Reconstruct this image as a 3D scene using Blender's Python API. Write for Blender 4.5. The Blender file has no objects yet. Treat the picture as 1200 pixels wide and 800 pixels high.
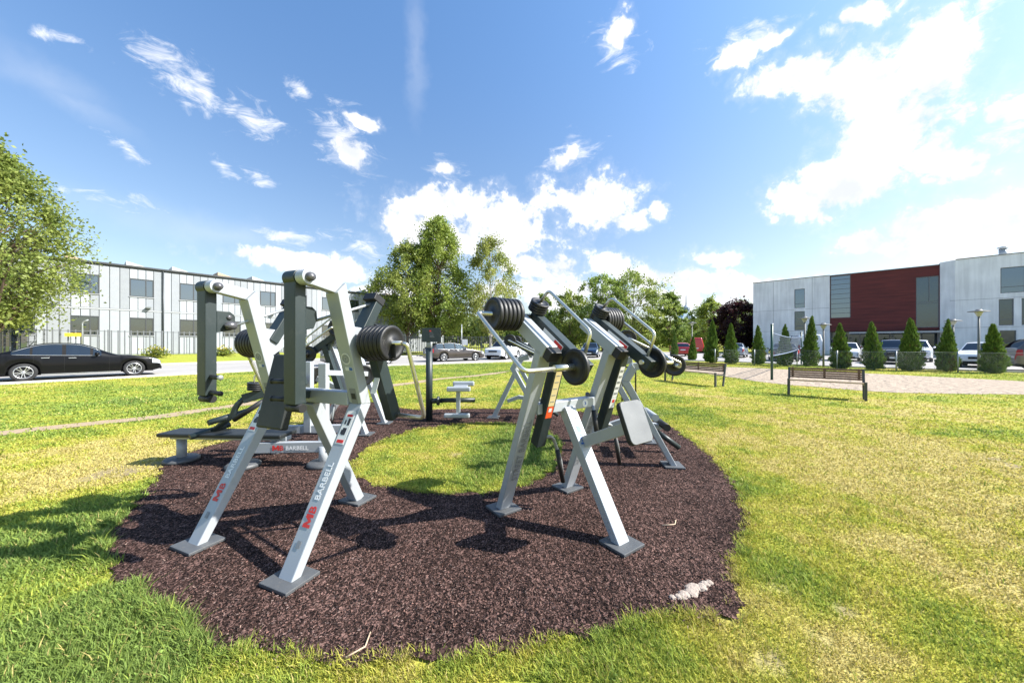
import bpy, bmesh, math, random
import numpy as np
from mathutils import Vector, Matrix

random.seed(7)
rng = np.random.default_rng(7)
scene = bpy.context.scene
COL = scene.collection
K = 410.0; HZ = 402.0; CAMH = 1.45
PI = math.pi

def G(u, v):                       # photo pixel on the ground -> ground point
    Y = K * CAMH / (v - HZ)
    return ((u - 600) / K * Y, Y)
def XZ(u, v, Y):
    return ((u - 600) / K * Y, CAMH - (v - HZ) / K * Y)

# ------------------------------------------------------------------ noise
_tab = rng.random((256, 256))
def vnoise(x, y):
    xi = np.floor(x).astype(int); yi = np.floor(y).astype(int)
    fx = x - xi; fy = y - yi
    fx = fx * fx * (3 - 2 * fx); fy = fy * fy * (3 - 2 * fy)
    a = _tab[xi & 255, yi & 255]; b = _tab[(xi + 1) & 255, yi & 255]
    c = _tab[xi & 255, (yi + 1) & 255]; d = _tab[(xi + 1) & 255, (yi + 1) & 255]
    return (a * (1 - fx) + b * fx) * (1 - fy) + (c * (1 - fx) + d * fx) * fy
def fbm(x, y, o=4):
    s = 0; a = .5; t = 0
    for i in range(o):
        s = s + a * vnoise(x * 2 ** i + 17.3 * i, y * 2 ** i + 9.1 * i); t += a; a *= .5
    return s / t

# ------------------------------------------------------------------ materials
MATS = {}
def new_mat(name):
    m = bpy.data.materials.new(name); m.use_nodes = True
    nt = m.node_tree; b = nt.nodes['Principled BSDF']
    return m, nt, b
def N(nt, t, **kw):
    n = nt.nodes.new(t)
    for k, v in kw.items():
        if k in n.inputs.keys() if hasattr(n.inputs, 'keys') else False: n.inputs[k].default_value = v
        else: setattr(n, k, v)
    return n
def pbr(name, col, rough=.5, metal=0., var=.12, vscale=6., bump=0., bscale=80., coat=0., spec=.5, dirt=None, dirt_amt=.0):
    if name in MATS: return MATS[name]
    m, nt, b = new_mat(name)
    L = nt.links
    tc = nt.nodes.new('ShaderNodeTexCoord')
    no = nt.nodes.new('ShaderNodeTexNoise'); no.inputs['Scale'].default_value = vscale; no.inputs['Detail'].default_value = 5
    L.new(tc.outputs['Object'], no.inputs['Vector'])
    mx = nt.nodes.new('ShaderNodeMix'); mx.data_type = 'RGBA'
    mx.inputs[6].default_value = (*[c * (1 - var) for c in col], 1)
    mx.inputs[7].default_value = (*[min(1, c * (1 + var)) for c in col], 1)
    L.new(no.outputs['Fac'], mx.inputs[0])
    out = mx.outputs[2]
    if dirt is not None:
        n2 = nt.nodes.new('ShaderNodeTexNoise'); n2.inputs['Scale'].default_value = vscale * 2.3; n2.inputs['Detail'].default_value = 8; n2.inputs['Roughness'].default_value = .7
        L.new(tc.outputs['Object'], n2.inputs['Vector'])
        rp = nt.nodes.new('ShaderNodeValToRGB'); rp.color_ramp.elements[0].position = .55; rp.color_ramp.elements[1].position = .75
        L.new(n2.outputs['Fac'], rp.inputs[0])
        ma = nt.nodes.new('ShaderNodeMath'); ma.operation = 'MULTIPLY'; ma.inputs[1].default_value = dirt_amt
        L.new(rp.outputs[0], ma.inputs[0])
        m2 = nt.nodes.new('ShaderNodeMix'); m2.data_type = 'RGBA'
        L.new(ma.outputs[0], m2.inputs[0]); L.new(out, m2.inputs[6]); m2.inputs[7].default_value = (*dirt, 1)
        out = m2.outputs[2]
    L.new(out, b.inputs['Base Color'])
    b.inputs['Roughness'].default_value = rough; b.inputs['Metallic'].default_value = metal
    b.inputs['Coat Weight'].default_value = coat; b.inputs['Coat Roughness'].default_value = .06
    b.inputs['Specular IOR Level'].default_value = spec
    rr = nt.nodes.new('ShaderNodeMapRange'); rr.inputs[3].default_value = max(0.02, rough - .08); rr.inputs[4].default_value = min(1, rough + .1)
    L.new(no.outputs['Fac'], rr.inputs[0]); L.new(rr.outputs[0], b.inputs['Roughness'])
    if bump > 0:
        nb = nt.nodes.new('ShaderNodeTexNoise'); nb.inputs['Scale'].default_value = bscale; nb.inputs['Detail'].default_value = 6
        L.new(tc.outputs['Object'], nb.inputs['Vector'])
        bp = nt.nodes.new('ShaderNodeBump'); bp.inputs['Strength'].default_value = bump; bp.inputs['Distance'].default_value = .01
        L.new(nb.outputs['Fac'], bp.inputs['Height']); L.new(bp.outputs[0], b.inputs['Normal'])
    MATS[name] = m
    return m

def attr_mat(name, rough=.7, translucent=0., var=.0, vscale=30, bump=0, bscale=60, spec=.3):
    """colour from the mesh's own per-leaf / per-blade colour attribute"""
    m, nt, b = new_mat(name); L = nt.links
    at = nt.nodes.new('ShaderNodeAttribute'); at.attribute_name = 'Col'
    out = at.outputs['Color']
    tc = nt.nodes.new('ShaderNodeTexCoord')
    if var > 0:
        no = nt.nodes.new('ShaderNodeTexNoise'); no.inputs['Scale'].default_value = vscale; no.inputs['Detail'].default_value = 8; no.inputs['Roughness'].default_value = .65
        L.new(tc.outputs['Object'], no.inputs['Vector'])
        mr = nt.nodes.new('ShaderNodeMapRange'); mr.inputs[1].default_value = .25; mr.inputs[2].default_value = .75
        mr.inputs[3].default_value = 1 - var; mr.inputs[4].default_value = 1 + var
        L.new(no.outputs['Fac'], mr.inputs[0])
        vm = nt.nodes.new('ShaderNodeVectorMath'); vm.operation = 'SCALE'
        L.new(out, vm.inputs[0]); L.new(mr.outputs[0], vm.inputs['Scale']); out = vm.outputs[0]
    L.new(out, b.inputs['Base Color']); b.inputs['Roughness'].default_value = rough
    b.inputs['Specular IOR Level'].default_value = spec
    if bump > 0:
        nb = nt.nodes.new('ShaderNodeTexNoise'); nb.inputs['Scale'].default_value = bscale; nb.inputs['Detail'].default_value = 8
        L.new(tc.outputs['Object'], nb.inputs['Vector'])
        bp = nt.nodes.new('ShaderNodeBump'); bp.inputs['Strength'].default_value = bump; bp.inputs['Distance'].default_value = .03
        L.new(nb.outputs['Fac'], bp.inputs['Height']); L.new(bp.outputs[0], b.inputs['Normal'])
    if translucent > 0:
        tr = nt.nodes.new('ShaderNodeBsdfTranslucent'); L.new(out, tr.inputs['Color'])
        mx = nt.nodes.new('ShaderNodeMixShader'); mx.inputs[0].default_value = translucent
        L.new(b.outputs[0], mx.inputs[1]); L.new(tr.outputs[0], mx.inputs[2])
        L.new(mx.outputs[0], nt.nodes['Material Output'].inputs['Surface'])
    MATS[name] = m
    return m

def glass_mat(name, tint, refl=.35, rough=.02):
    m, nt, b = new_mat(name); L = nt.links
    b.inputs['Base Color'].default_value = (*tint, 1); b.inputs['Roughness'].default_value = .15; b.inputs['Specular IOR Level'].default_value = 0
    g = nt.nodes.new('ShaderNodeBsdfGlossy'); g.inputs['Roughness'].default_value = rough; g.inputs['Color'].default_value = (.75, .88, 1, 1)
    # slightly wavy panes
    tc = nt.nodes.new('ShaderNodeTexCoord'); no = nt.nodes.new('ShaderNodeTexNoise'); no.inputs['Scale'].default_value = .8
    L.new(tc.outputs['Object'], no.inputs['Vector'])
    bp = nt.nodes.new('ShaderNodeBump'); bp.inputs['Strength'].default_value = .09; bp.inputs['Distance'].default_value = .05
    L.new(no.outputs['Fac'], bp.inputs['Height']); L.new(bp.outputs[0], g.inputs['Normal'])
    mx = nt.nodes.new('ShaderNodeMixShader'); mx.inputs[0].default_value = refl
    L.new(b.outputs[0], mx.inputs[1]); L.new(g.outputs[0], mx.inputs[2]); L.new(mx.outputs[0], nt.nodes['Material Output'].inputs['Surface'])
    MATS[name] = m
    return m

silver = pbr('silver powder coat', (.37, .395, .42), .42, .15, .05, 5, .05, 300, dirt=(.32, .30, .27), dirt_amt=.22)
darkp = pbr('dark green grey powder coat', (.019, .030, .031), .45, .0, .12, 5, .05, 300, dirt=(.14, .13, .12), dirt_amt=.15)
platem = pbr('black rubber plate', (.012, .012, .013), .48, 0, .25, 20, .08, 200)
blackr = pbr('black grip rubber', (.012, .012, .013), .55, 0, .2, 20)
padm = pbr('dark pad', (.014, .017, .018), .5, 0, .2, 9, .12, 120)
padgloss = pbr('grey pad gloss', (.16, .165, .17), .4, 0, .2, 9, .1, 120)  # sun gloss on the dark pad, put into a grey colour
chrome = pbr('worn bright tube', (.62, .60, .52), .28, .85, .12, 25, .03, 200)
boltm = pbr('bolt cap', (.10, .10, .11), .35, .3, .1)
footm = pbr('grey foot plate', (.085, .09, .095), .5, .1, .18, 12, .12, 150, dirt=(.2, .17, .14), dirt_amt=.4)
redm = pbr('red lettering', (.62, .03, .025), .5)
whitem = pbr('white lettering', (.8, .8, .8), .5, var=.03)
greyt = pbr('grey lettering', (.22, .23, .24), .5)
stickw = pbr('white sticker', (.72, .72, .71), .45, var=.05)
stickb = pbr('blue sticker print', (.05, .13, .40), .45)
sticko = pbr('orange sticker', (.75, .10, .02), .45)
stickk = pbr('black sticker print', (.03, .03, .035), .45)
sticky = pbr('cream sticker', (.68, .55, .28), .45, var=.08)
greenm = pbr('dark green post paint', (.012, .06, .045), .4)
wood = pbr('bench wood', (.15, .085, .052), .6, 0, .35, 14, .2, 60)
woodl = pbr('sun-brightened seat wood', (.42, .31, .22), .6, 0, .2, 14, .2, 60)  # paler than the back slats: sunlight on the seat put into its colour
galv = pbr('galvanised steel', (.34, .36, .37), .45, .5, .15, 8)
fencem = pbr('grey painted fence', (.13, .14, .15), .5, .2, .1)
fencedark = pbr('dark fence', (.06, .065, .07), .5, .1, .1)
tyre = pbr('tyre rubber', (.018, .018, .019), .75, 0, .2)
rimm = pbr('alloy rim', (.55, .56, .57), .3, .75, .08)
blackp = pbr('black plastic', (.008, .008, .009), .6, spec=.15)
glassd = glass_mat('window glass', (.012, .018, .028), .24)
glasst = glass_mat('dark-reflection window glass', (.02, .027, .025), .13)  # darker tint and weaker gloss paint in the reflection of trees
glassc = glass_mat('car glass', (.008, .010, .012), .09)
lampw = pbr('lamp white', (.42, .42, .38), .4)
lampg = pbr('lamp hood grey', (.17, .17, .165), .6)

# ------------------------------------------------------------------ mesh builder
def V(*a): return Vector(a if len(a) > 1 else a[0])
class MB:
    def __init__(s): s.v = []; s.f = []; s.sm = []
    def add(s, vs, fs, smooth=False):
        o = len(s.v); s.v += [tuple(p) for p in vs]
        for f in fs: s.f.append(tuple(i + o for i in f)); s.sm.append(smooth)
        return s
    def box(s, c, size, rot=None):
        hx, hy, hz = size[0] / 2, size[1] / 2, size[2] / 2
        pts = [Vector((x, y, z)) for z in (-hz, hz) for x, y in ((-hx, -hy), (hx, -hy), (hx, hy), (-hx, hy))]
        if rot is not None: pts = [rot @ p for p in pts]
        c = Vector(c)
        return s.add([p + c for p in pts], [(3, 2, 1, 0), (4, 5, 6, 7), (0, 1, 5, 4), (1, 2, 6, 5), (2, 3, 7, 6), (3, 0, 4, 7)])
    def beam(s, p, q, w, h, side=(1, 0, 0)):
        """rectangular bar from p to q; w along side, h across"""
        p = Vector(p); q = Vector(q); d = (q - p).normalized(); sd = Vector(side); sd = (sd - d * sd.dot(d)).normalized(); up = d.cross(sd)
        pts = [b + sd * (w / 2 * i) + up * (h / 2 * j) for b in (p, q) for i, j in ((-1, -1), (1, -1), (1, 1), (-1, 1))]
        return s.add(pts, [(3, 2, 1, 0), (4, 5, 6, 7), (0, 1, 5, 4), (1, 2, 6, 5), (2, 3, 7, 6), (3, 0, 4, 7)])
    def tube(s, pts, r, n=10, caps=True):
        pts = [Vector(p) for p in pts]; m = len(pts)
        rad = r if hasattr(r, '__len__') else [r] * m
        t0 = (pts[1] - pts[0]).normalized()
        a = Vector((0, 0, 1)) if abs(t0.z) < .9 else Vector((1, 0, 0))
        nx = t0.cross(a).normalized(); vs = []; prev = t0
        for i in range(m):
            if i == 0: t = t0
            elif i == m - 1: t = (pts[i] - pts[i - 1]).normalized()
            else: t = ((pts[i + 1] - pts[i]).normalized() + (pts[i] - pts[i - 1]).normalized()).normalized()
            q = prev.rotation_difference(t); nx = (q @ nx).normalized(); prev = t; ny = t.cross(nx)
            vs += [pts[i] + (nx * math.cos(2 * PI * k / n) + ny * math.sin(2 * PI * k / n)) * rad[i] for k in range(n)]
        fs = [(i * n + k, i * n + (k + 1) % n, (i + 1) * n + (k + 1) % n, (i + 1) * n + k) for i in range(m - 1) for k in range(n)]
        s.add(vs, fs, True)
        if caps:
            o = len(s.v) - m * n
            s.f.append(tuple(o + k for k in reversed(range(n)))); s.sm.append(False)
            s.f.append(tuple(o + (m - 1) * n + k for k in range(n))); s.sm.append(False)
        return s
    def lathe(s, c, axis, prof, n=24, smooth=True):
        c = Vector(c); ax = Vector(axis).normalized(); a = Vector((0, 0, 1)) if abs(ax.z) < .9 else Vector((1, 0, 0))
        x = ax.cross(a).normalized(); y = ax.cross(x); vs = []; m = len(prof)
        for r, h in prof:
            vs += [c + ax * h + (x * math.cos(2 * PI * k / n) + y * math.sin(2 * PI * k / n)) * max(r, 1e-4) for k in range(n)]
        fs = [(i * n + k, (i + 1) * n + k, (i + 1) * n + (k + 1) % n, i * n + (k + 1) % n) for i in range(m - 1) for k in range(n)]
        return s.add(vs, fs, smooth)
    def prism(s, poly, o, ax, ay, thick):
        """polygon in the (ax, ay) plane at o, extruded +-thick/2 along its normal"""
        o = Vector(o); ax = Vector(ax); ay = Vector(ay); nz = ax.cross(ay).normalized(); n = len(poly)
        vs = [o + ax * p[0] + ay * p[1] + nz * sgn * thick / 2 for sgn in (-1, 1) for p in poly]
        return s.add(vs, [tuple(reversed(range(n))), tuple(range(n, 2 * n))] + [(i, (i + 1) % n, n + (i + 1) % n, n + i) for i in range(n)])
    def quad(s, a, b, c, d): return s.add([a, b, c, d], [(0, 1, 2, 3)])
    def build(s, name, mat, parent=None, bevel=0., loc=None, col=None):
        me = bpy.data.meshes.new(name); me.from_pydata(s.v, [], s.f); me.update()
        me.polygons.foreach_set('use_smooth', s.sm)
        bm = bmesh.new(); bm.from_mesh(me); bmesh.ops.recalc_face_normals(bm, faces=bm.faces); bm.to_mesh(me); bm.free()
        me.materials.append(mat)
        o = bpy.data.objects.new(name, me); COL.objects.link(o)
        if parent: o.parent = parent
        if loc: o.location = loc
        if bevel > 0:
            md = o.modifiers.new('edge', 'BEVEL'); md.width = bevel; md.segments = 2; md.limit_method = 'ANGLE'; md.angle_limit = math.radians(50)
        return o

def fillet(pts, rad, k=5):
    pts = [Vector(p) for p in pts]; out = [pts[0]]
    for i in range(1, len(pts) - 1):
        a, b, c = pts[i - 1], pts[i], pts[i + 1]
        d1 = (a - b); d2 = (c - b); r = min(rad, d1.length * .45, d2.length * .45)
        p1 = b + d1.normalized() * r; p2 = b + d2.normalized() * r
        for j in range(k + 1):
            t = j / k; out.append(p1 * (1 - t) ** 2 + b * 2 * t * (1 - t) + p2 * t * t)
    out.append(pts[-1]); return out

def mitred(path, width):
    """2-D path -> one quad per segment, ends mitred"""
    P = [Vector(p) for p in path]; offs = []
    for i in range(len(P)):
        if i == 0: d = (P[1] - P[0]).normalized(); nn = Vector((-d.y, d.x)); offs.append(nn * width / 2)
        elif i == len(P) - 1: d = (P[i] - P[i - 1]).normalized(); nn = Vector((-d.y, d.x)); offs.append(nn * width / 2)
        else:
            d1 = (P[i] - P[i - 1]).normalized(); d2 = (P[i + 1] - P[i]).normalized()
            n1 = Vector((-d1.y, d1.x)); n2 = Vector((-d2.y, d2.x)); m = (n1 + n2).normalized(); offs.append(m * (width / 2 / max(.3, m.dot(n1))))
    return [[P[i] - offs[i], P[i + 1] - offs[i + 1], P[i + 1] + offs[i + 1], P[i] + offs[i]] for i in range(len(P) - 1)]

def empty(name, loc=(0, 0, 0), rz=0., label=None, cat=None, group=None, kind=None):
    o = bpy.data.objects.new(name, None); COL.objects.link(o); o.location = loc; o.rotation_euler = (0, 0, rz)
    return tag(o, label, cat, group, kind)
def tag(o, label=None, cat=None, group=None, kind=None):
    if label: o['label'] = label
    if cat: o['category'] = cat
    if group: o['group'] = group
    if kind: o['kind'] = kind
    return o
def kids(o): return [c for c in bpy.data.objects if c.parent == o]
def copy_tree(o, parent=None):
    c = o.copy(); COL.objects.link(c); c.parent = parent
    for ch in kids(o): copy_tree(ch, c)
    return c

def text(name, body, size, o, xd, yd, mat, parent, bold=.012, align='LEFT'):
    cu = bpy.data.curves.new(name, 'FONT'); cu.body = body; cu.size = size; cu.offset = bold * size; cu.align_x = align; cu.extrude = .0004
    cu.resolution_u = 3
    tmp = bpy.data.objects.new('tmp', cu); COL.objects.link(tmp)
    dg = bpy.context.evaluated_depsgraph_get()
    me = bpy.data.meshes.new_from_object(tmp.evaluated_get(dg)); bpy.data.objects.remove(tmp); bpy.data.curves.remove(cu)
    xd = Vector(xd).normalized(); yd = Vector(yd).normalized(); zd = xd.cross(yd); o = Vector(o)
    M = Matrix(((xd.x, yd.x, zd.x, o.x), (xd.y, yd.y, zd.y, o.y), (xd.z, yd.z, zd.z, o.z), (0, 0, 0, 1)))
    me.transform(M); me.materials.clear(); me.materials.append(mat); me.name = name
    ob = bpy.data.objects.new(name, me); COL.objects.link(ob); ob.parent = parent
    return ob

MPOLY = [(0, 0), (0, .74), (.24, .74), (.47, .36), (.70, .74), (.94, .74), (.94, 0), (.71, 0), (.71, .38), (.53, .08), (.41, .08), (.23, .38), (.23, 0)]
def bold_mb(size, o, xd, yd, mat, parent):
    xd = Vector(xd).normalized(); yd = Vector(yd).normalized(); o = Vector(o)
    MB().prism([(x * size, y * size) for x, y in MPOLY], o + xd.cross(yd) * .0003, xd, yd, .0006).build('lettering', mat, parent)
    text('lettering', 'B', size * 1.01, o + xd * size * .97, xd, yd, mat, parent, .018)

def np_mesh(name, verts, faces, mat, parent=None, cols=None, nper=None):
    """fast mesh from numpy arrays: verts (n,3); faces (m,k); cols (n,3) per vertex"""
    me = bpy.data.meshes.new(name); n = len(verts); m, k = faces.shape
    me.vertices.add(n); me.vertices.foreach_set('co', np.ascontiguousarray(verts, np.float32).ravel())
    me.loops.add(m * k); me.loops.foreach_set('vertex_index', np.ascontiguousarray(faces, np.int32).ravel())
    me.polygons.add(m); me.polygons.foreach_set('loop_start', np.arange(0, m * k, k, dtype=np.int32))
    me.update(calc_edges=True); me.validate()
    if cols is not None:
        at = me.color_attributes.new('Col', 'FLOAT_COLOR', 'POINT')
        c4 = np.ones((n, 4), np.float32); c4[:, :3] = cols; at.data.foreach_set('color', c4.ravel())
    me.materials.append(mat)
    o = bpy.data.objects.new(name, me); COL.objects.link(o)
    if parent: o.parent = parent
    return o

# ------------------------------------------------------------------ outlines on the ground
def smooth_loop(pts, sub=6, closed=True):
    P = [np.array(p, float) for p in pts]; n = len(P); out = []
    rngi = range(n) if closed else range(n - 1)
    for i in rngi:
        if closed: p0, p1, p2, p3 = P[i - 1], P[i], P[(i + 1) % n], P[(i + 2) % n]
        else: p0, p1, p2, p3 = P[max(i - 1, 0)], P[i], P[i + 1], P[min(i + 2, n - 1)]
        for j in range(sub):
            t = j / sub
            out.append(.5 * (2 * p1 + (p2 - p0) * t + (2 * p0 - 5 * p1 + 4 * p2 - p3) * t * t + (-p0 + 3 * p1 - 3 * p2 + p3) * t ** 3))
    if not closed: out.append(P[-1])
    return np.array(out)
def inside(px, py, poly):
    r = np.zeros(px.shape, bool); n = len(poly); j = n - 1
    for i in range(n):
        xi, yi = poly[i]; xj, yj = poly[j]
        c = ((yi > py) != (yj > py)) & (px < (xj - xi) * (py - yi) / (yj - yi + 1e-12) + xi)
        r ^= c; j = i
    return r
def jitter(loop, amp, scale=6.):
    q = loop.copy()
    q[:, 0] += (fbm(loop[:, 0] * scale + 5, loop[:, 1] * scale) - .5) * 2 * amp
    q[:, 1] += (fbm(loop[:, 0] * scale + 50, loop[:, 1] * scale + 20) - .5) * 2 * amp
    return q
rub_px = [(205, 541), (176, 575), (147, 609), (130, 643), (150, 672), (190, 705), (228, 722), (268, 750), (330, 757), (400, 760), (480, 768), (560, 760), (640, 744), (710, 727), (770, 712), (812, 722), (850, 715), (852, 688), (846, 660), (862, 626), (865, 592), (856, 566), (832, 540), (803, 515), (772, 496), (720, 487), (660, 482), (600, 480), (540, 480), (490, 481), (455, 476), (430, 470), (400, 463), (386, 470), (372, 488), (340, 502), (290, 512), (240, 526)]
isl_px = [(413, 549), (436, 523), (486, 505), (550, 497), (610, 499), (646, 510), (655, 528), (648, 546), (625, 564), (560, 577), (490, 576), (436, 566)]
RUB = jitter(jitter(smooth_loop([G(*p) for p in rub_px], 26), .05, 5.), .055, 17.)
_rc = RUB.mean(0); RUB = _rc + (RUB - _rc) * (1 + .055 / np.linalg.norm(RUB - _rc, axis=1))[:, None]
ISL = jitter(jitter(smooth_loop([G(*p) for p in isl_px], 30), .09, 5.), .055, 17.)
sand_px = [(795, 429), (850, 430), (950, 434), (1075, 440.5), (1200, 447), (1330, 456), (1330, 468), (1200, 462), (1110, 461), (1030, 459), (905, 449), (850, 441), (805, 434)]
SAND = jitter(smooth_loop([G(*p) for p in sand_px], 8), .25, 1.2)
path_px = [(-160, 530), (0, 508), (110, 496), (175, 489.5), (277, 475), (380, 461), (481, 449), (514, 444), (560, 440), (600, 434.5)]
PATHC = smooth_loop([G(*p) for p in path_px], 14, False)
def ribbon(c, w, jit=.12):
    t = np.gradient(c, axis=0); t /= np.linalg.norm(t, axis=1)[:, None]; nn = np.stack([-t[:, 1], t[:, 0]], 1)
    wl = w * (1 + jit * 4 * (fbm(c[:, 0] * 1.7, c[:, 1] * 1.7) - .5)); wr = w * (1 + jit * 4 * (fbm(c[:, 0] * 1.7 + 40, c[:, 1] * 1.7) - .5))
    tp = np.clip(np.minimum(np.arange(len(c)), np.arange(len(c))[::-1]) / 8., .05, 1)
    return np.concatenate([c + nn * (wl * tp)[:, None], (c - nn * (wr * tp)[:, None])[::-1]])
PATHP = ribbon(PATHC, .24, .2)
# road / car park
dR = np.array([.627, .779]); nR = np.array([-.779, .627])
def rp(perp, s): p = perp * nR + s * dR; return (p[0], p[1])
ROAD_NEAR = [rp(21.6, -40), rp(21.6, -15), rp(21.6, 0), rp(21.6, 6), (-8.2, 21.8), (-3.5, 24.8), (2, 28), (7, 30.5), (12, 30.8), (17.2, 26.0), (19.4, 21.6), (22.0, 19.6), (25, 17.2), (34, 10.5), (46, 2)]
ROAD_FAR = [(62, 20), (48, 34), (36, 47), (24, 60), (8, 66), (-2, 52), (-9, 40.5), rp(32.8, 19), rp(32.8, 12), rp(32.8, 0), rp(32.8, -15), rp(32.8, -40)]
ROAD = np.array(ROAD_NEAR + ROAD_FAR)

def ground_z(x, y):
    perp = x * nR[0] + y * nR[1]
    t = np.clip((perp - 33.4) / 3.2, 0, 1); t = t * t * (3 - 2 * t)
    s = x * dR[0] + y * dR[1]
    f = np.clip((22 - s) / 8., 0, 1)
    return .55 * t * f

# ------------------------------------------------------------------ lawn colour
LUSH = [(G(130, 745), .42, .8), (G(90, 785), .35, .7), (G(205, 722), .22, .8), (G(100, 615), .55, .8), (G(40, 650), .5, .6), (G(600, 540), .30, 1.3), (G(628, 520), .3, 1.1), (G(450, 535), .22, .5),
        (G(700, 765), .22, .5), (G(880, 640), .3, .35), (G(1060, 690), .45, .3), (G(1130, 760), .3, .3), (G(350, 785), .25, .3)]
DRY = [(G(430, 790), .22, .35), (G(620, 780), .25, .35), (G(1150, 545), 1.3, .5), (G(1010, 700), .35, .25), (G(960, 755), .25, .35), (G(60, 545), 1.0, .5), (G(150, 545), .5, .7), (G(520, 540), .3, .5), (G(900, 545), .5, .3), (G(30, 620), .3, .3), (G(1100, 660), .4, .4), (G(20, 700), .25, .3)]
BARE = [(G(955, 745), .07), (G(905, 775), .08), (G(985, 715), .06), (G(150, 551), .26), (G(125, 556), .2), (G(190, 545), .25), (G(910, 690), .1), (G(1180, 545), .3), (G(535, 531), .1), (G(690, 482), .2)]
def field(x, y, lst):
    s = np.zeros_like(x)
    for (c, r, a) in lst: s += a * np.exp(-((x - c[0]) ** 2 + (y - c[1]) ** 2) / (2 * r * r))
    return s
def lawn(x, y):
    n1 = fbm(x * .55 + 3, y * .55); n2 = fbm(x * 2.3 + 11, y * 2.3 + 4)
    far = np.clip((y - 9) / 9, 0, 1); n3 = fbm(x * 7 + 2, y * 7 + 5, 3)
    g = .42 + .95 * (n1 - .5) + .85 * (n2 - .5) + .65 * (n3 - .5) + .85 * field(x, y, LUSH) - .75 * field(x, y, DRY) + .10 * far
    # greener far left verge
    g += .28 * np.exp(-((x * nR[0] + y * nR[1] - 15) / 5.5) ** 2) * (x < 2)
    b = np.zeros_like(x)
    for (c, r) in BARE: b = np.maximum(b, np.exp(-((x - c[0]) ** 2 + (y - c[1]) ** 2) / (2 * r * r)))
    b = np.clip((b + 1.0 * (.42 - n3) * (y < 14) + 1.3 * (n2 - .5) + .8 * (fbm(x * 9, y * 9) - .5) - .62) * 2.2, 0, .8)
    return np.clip(g, 0, 1.15), b
C_STRAW = np.array([.51, .425, .155]); C_YEL = np.array([.45, .425, .068]); C_GRN = np.array([.29, .36, .058]); C_DEEP = np.array([.19, .27, .06]); C_SOIL = np.array([.235, .18, .125])
def gcol(g):
    g = np.clip(g, 0, 1.1)[:, None]
    a = np.clip(g / .28, 0, 1); b = np.clip((g - .28) / .35, 0, 1); c = np.clip((g - .63) / .42, 0, 1)
    return (C_STRAW * (1 - a) + C_YEL * a) * (1 - b) + (C_GRN * (1 - c) + C_DEEP * c) * b

# ground sheet
def axis_lines(dense_lo, dense_hi, step, far):
    a = list(np.arange(dense_lo, dense_hi + 1e-6, step)); s = step
    lo = []; x = dense_lo
    while x > -far: s *= 1.16; x -= s; lo.append(x)
    s = step; hi = []; x = dense_hi
    while x < far: s *= 1.16; x += s; hi.append(x)
    return np.array(lo[::-1] + a + hi)
gx = axis_lines(-9, 9, .1, 900); gy = axis_lines(-.5, 12, .1, 900)
XX, YY = np.meshgrid(gx, gy); fx = XX.ravel(); fy = YY.ravel()
gg, bb = lawn(fx, fy); cc = gcol(gg * .9) * .78
cc = cc * (1 - bb[:, None]) + C_SOIL * bb[:, None]
gz = ground_z(fx, fy); nx_, ny_ = len(gx), len(gy)
ii = np.arange(nx_ * ny_).reshape(ny_, nx_)
ff = np.stack([ii[:-1, :-1], ii[:-1, 1:], ii[1:, 1:], ii[1:, :-1]], -1).reshape(-1, 4)
lawn_mat = attr_mat('lawn soil and thatch', .9, 0, .32, 14, .7, 45, .1)
g_ob = np_mesh('ground', np.stack([fx, fy, gz], 1), ff, lawn_mat, cols=cc); tag(g_ob, kind='structure')

def sheet(name, loops, z, mat, kind='structure', zf=None):
    bm = bmesh.new(); es = []
    for lp in loops:
        vs = [bm.verts.new((p[0], p[1], z)) for p in lp]
        es += [bm.edges.new((vs[i], vs[(i + 1) % len(vs)])) for i in range(len(vs))]
    bmesh.ops.triangle_fill(bm, use_beauty=True, use_dissolve=False, edges=es, normal=(0, 0, 1))
    for f in bm.faces:
        if f.normal.z < 0: f.normal_flip()
    me = bpy.data.meshes.new(name); bm.to_mesh(me); bm.free(); me.materials.append(mat)
    o = bpy.data.objects.new(name, me); COL.objects.link(o); tag(o, kind=kind); return o

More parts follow.
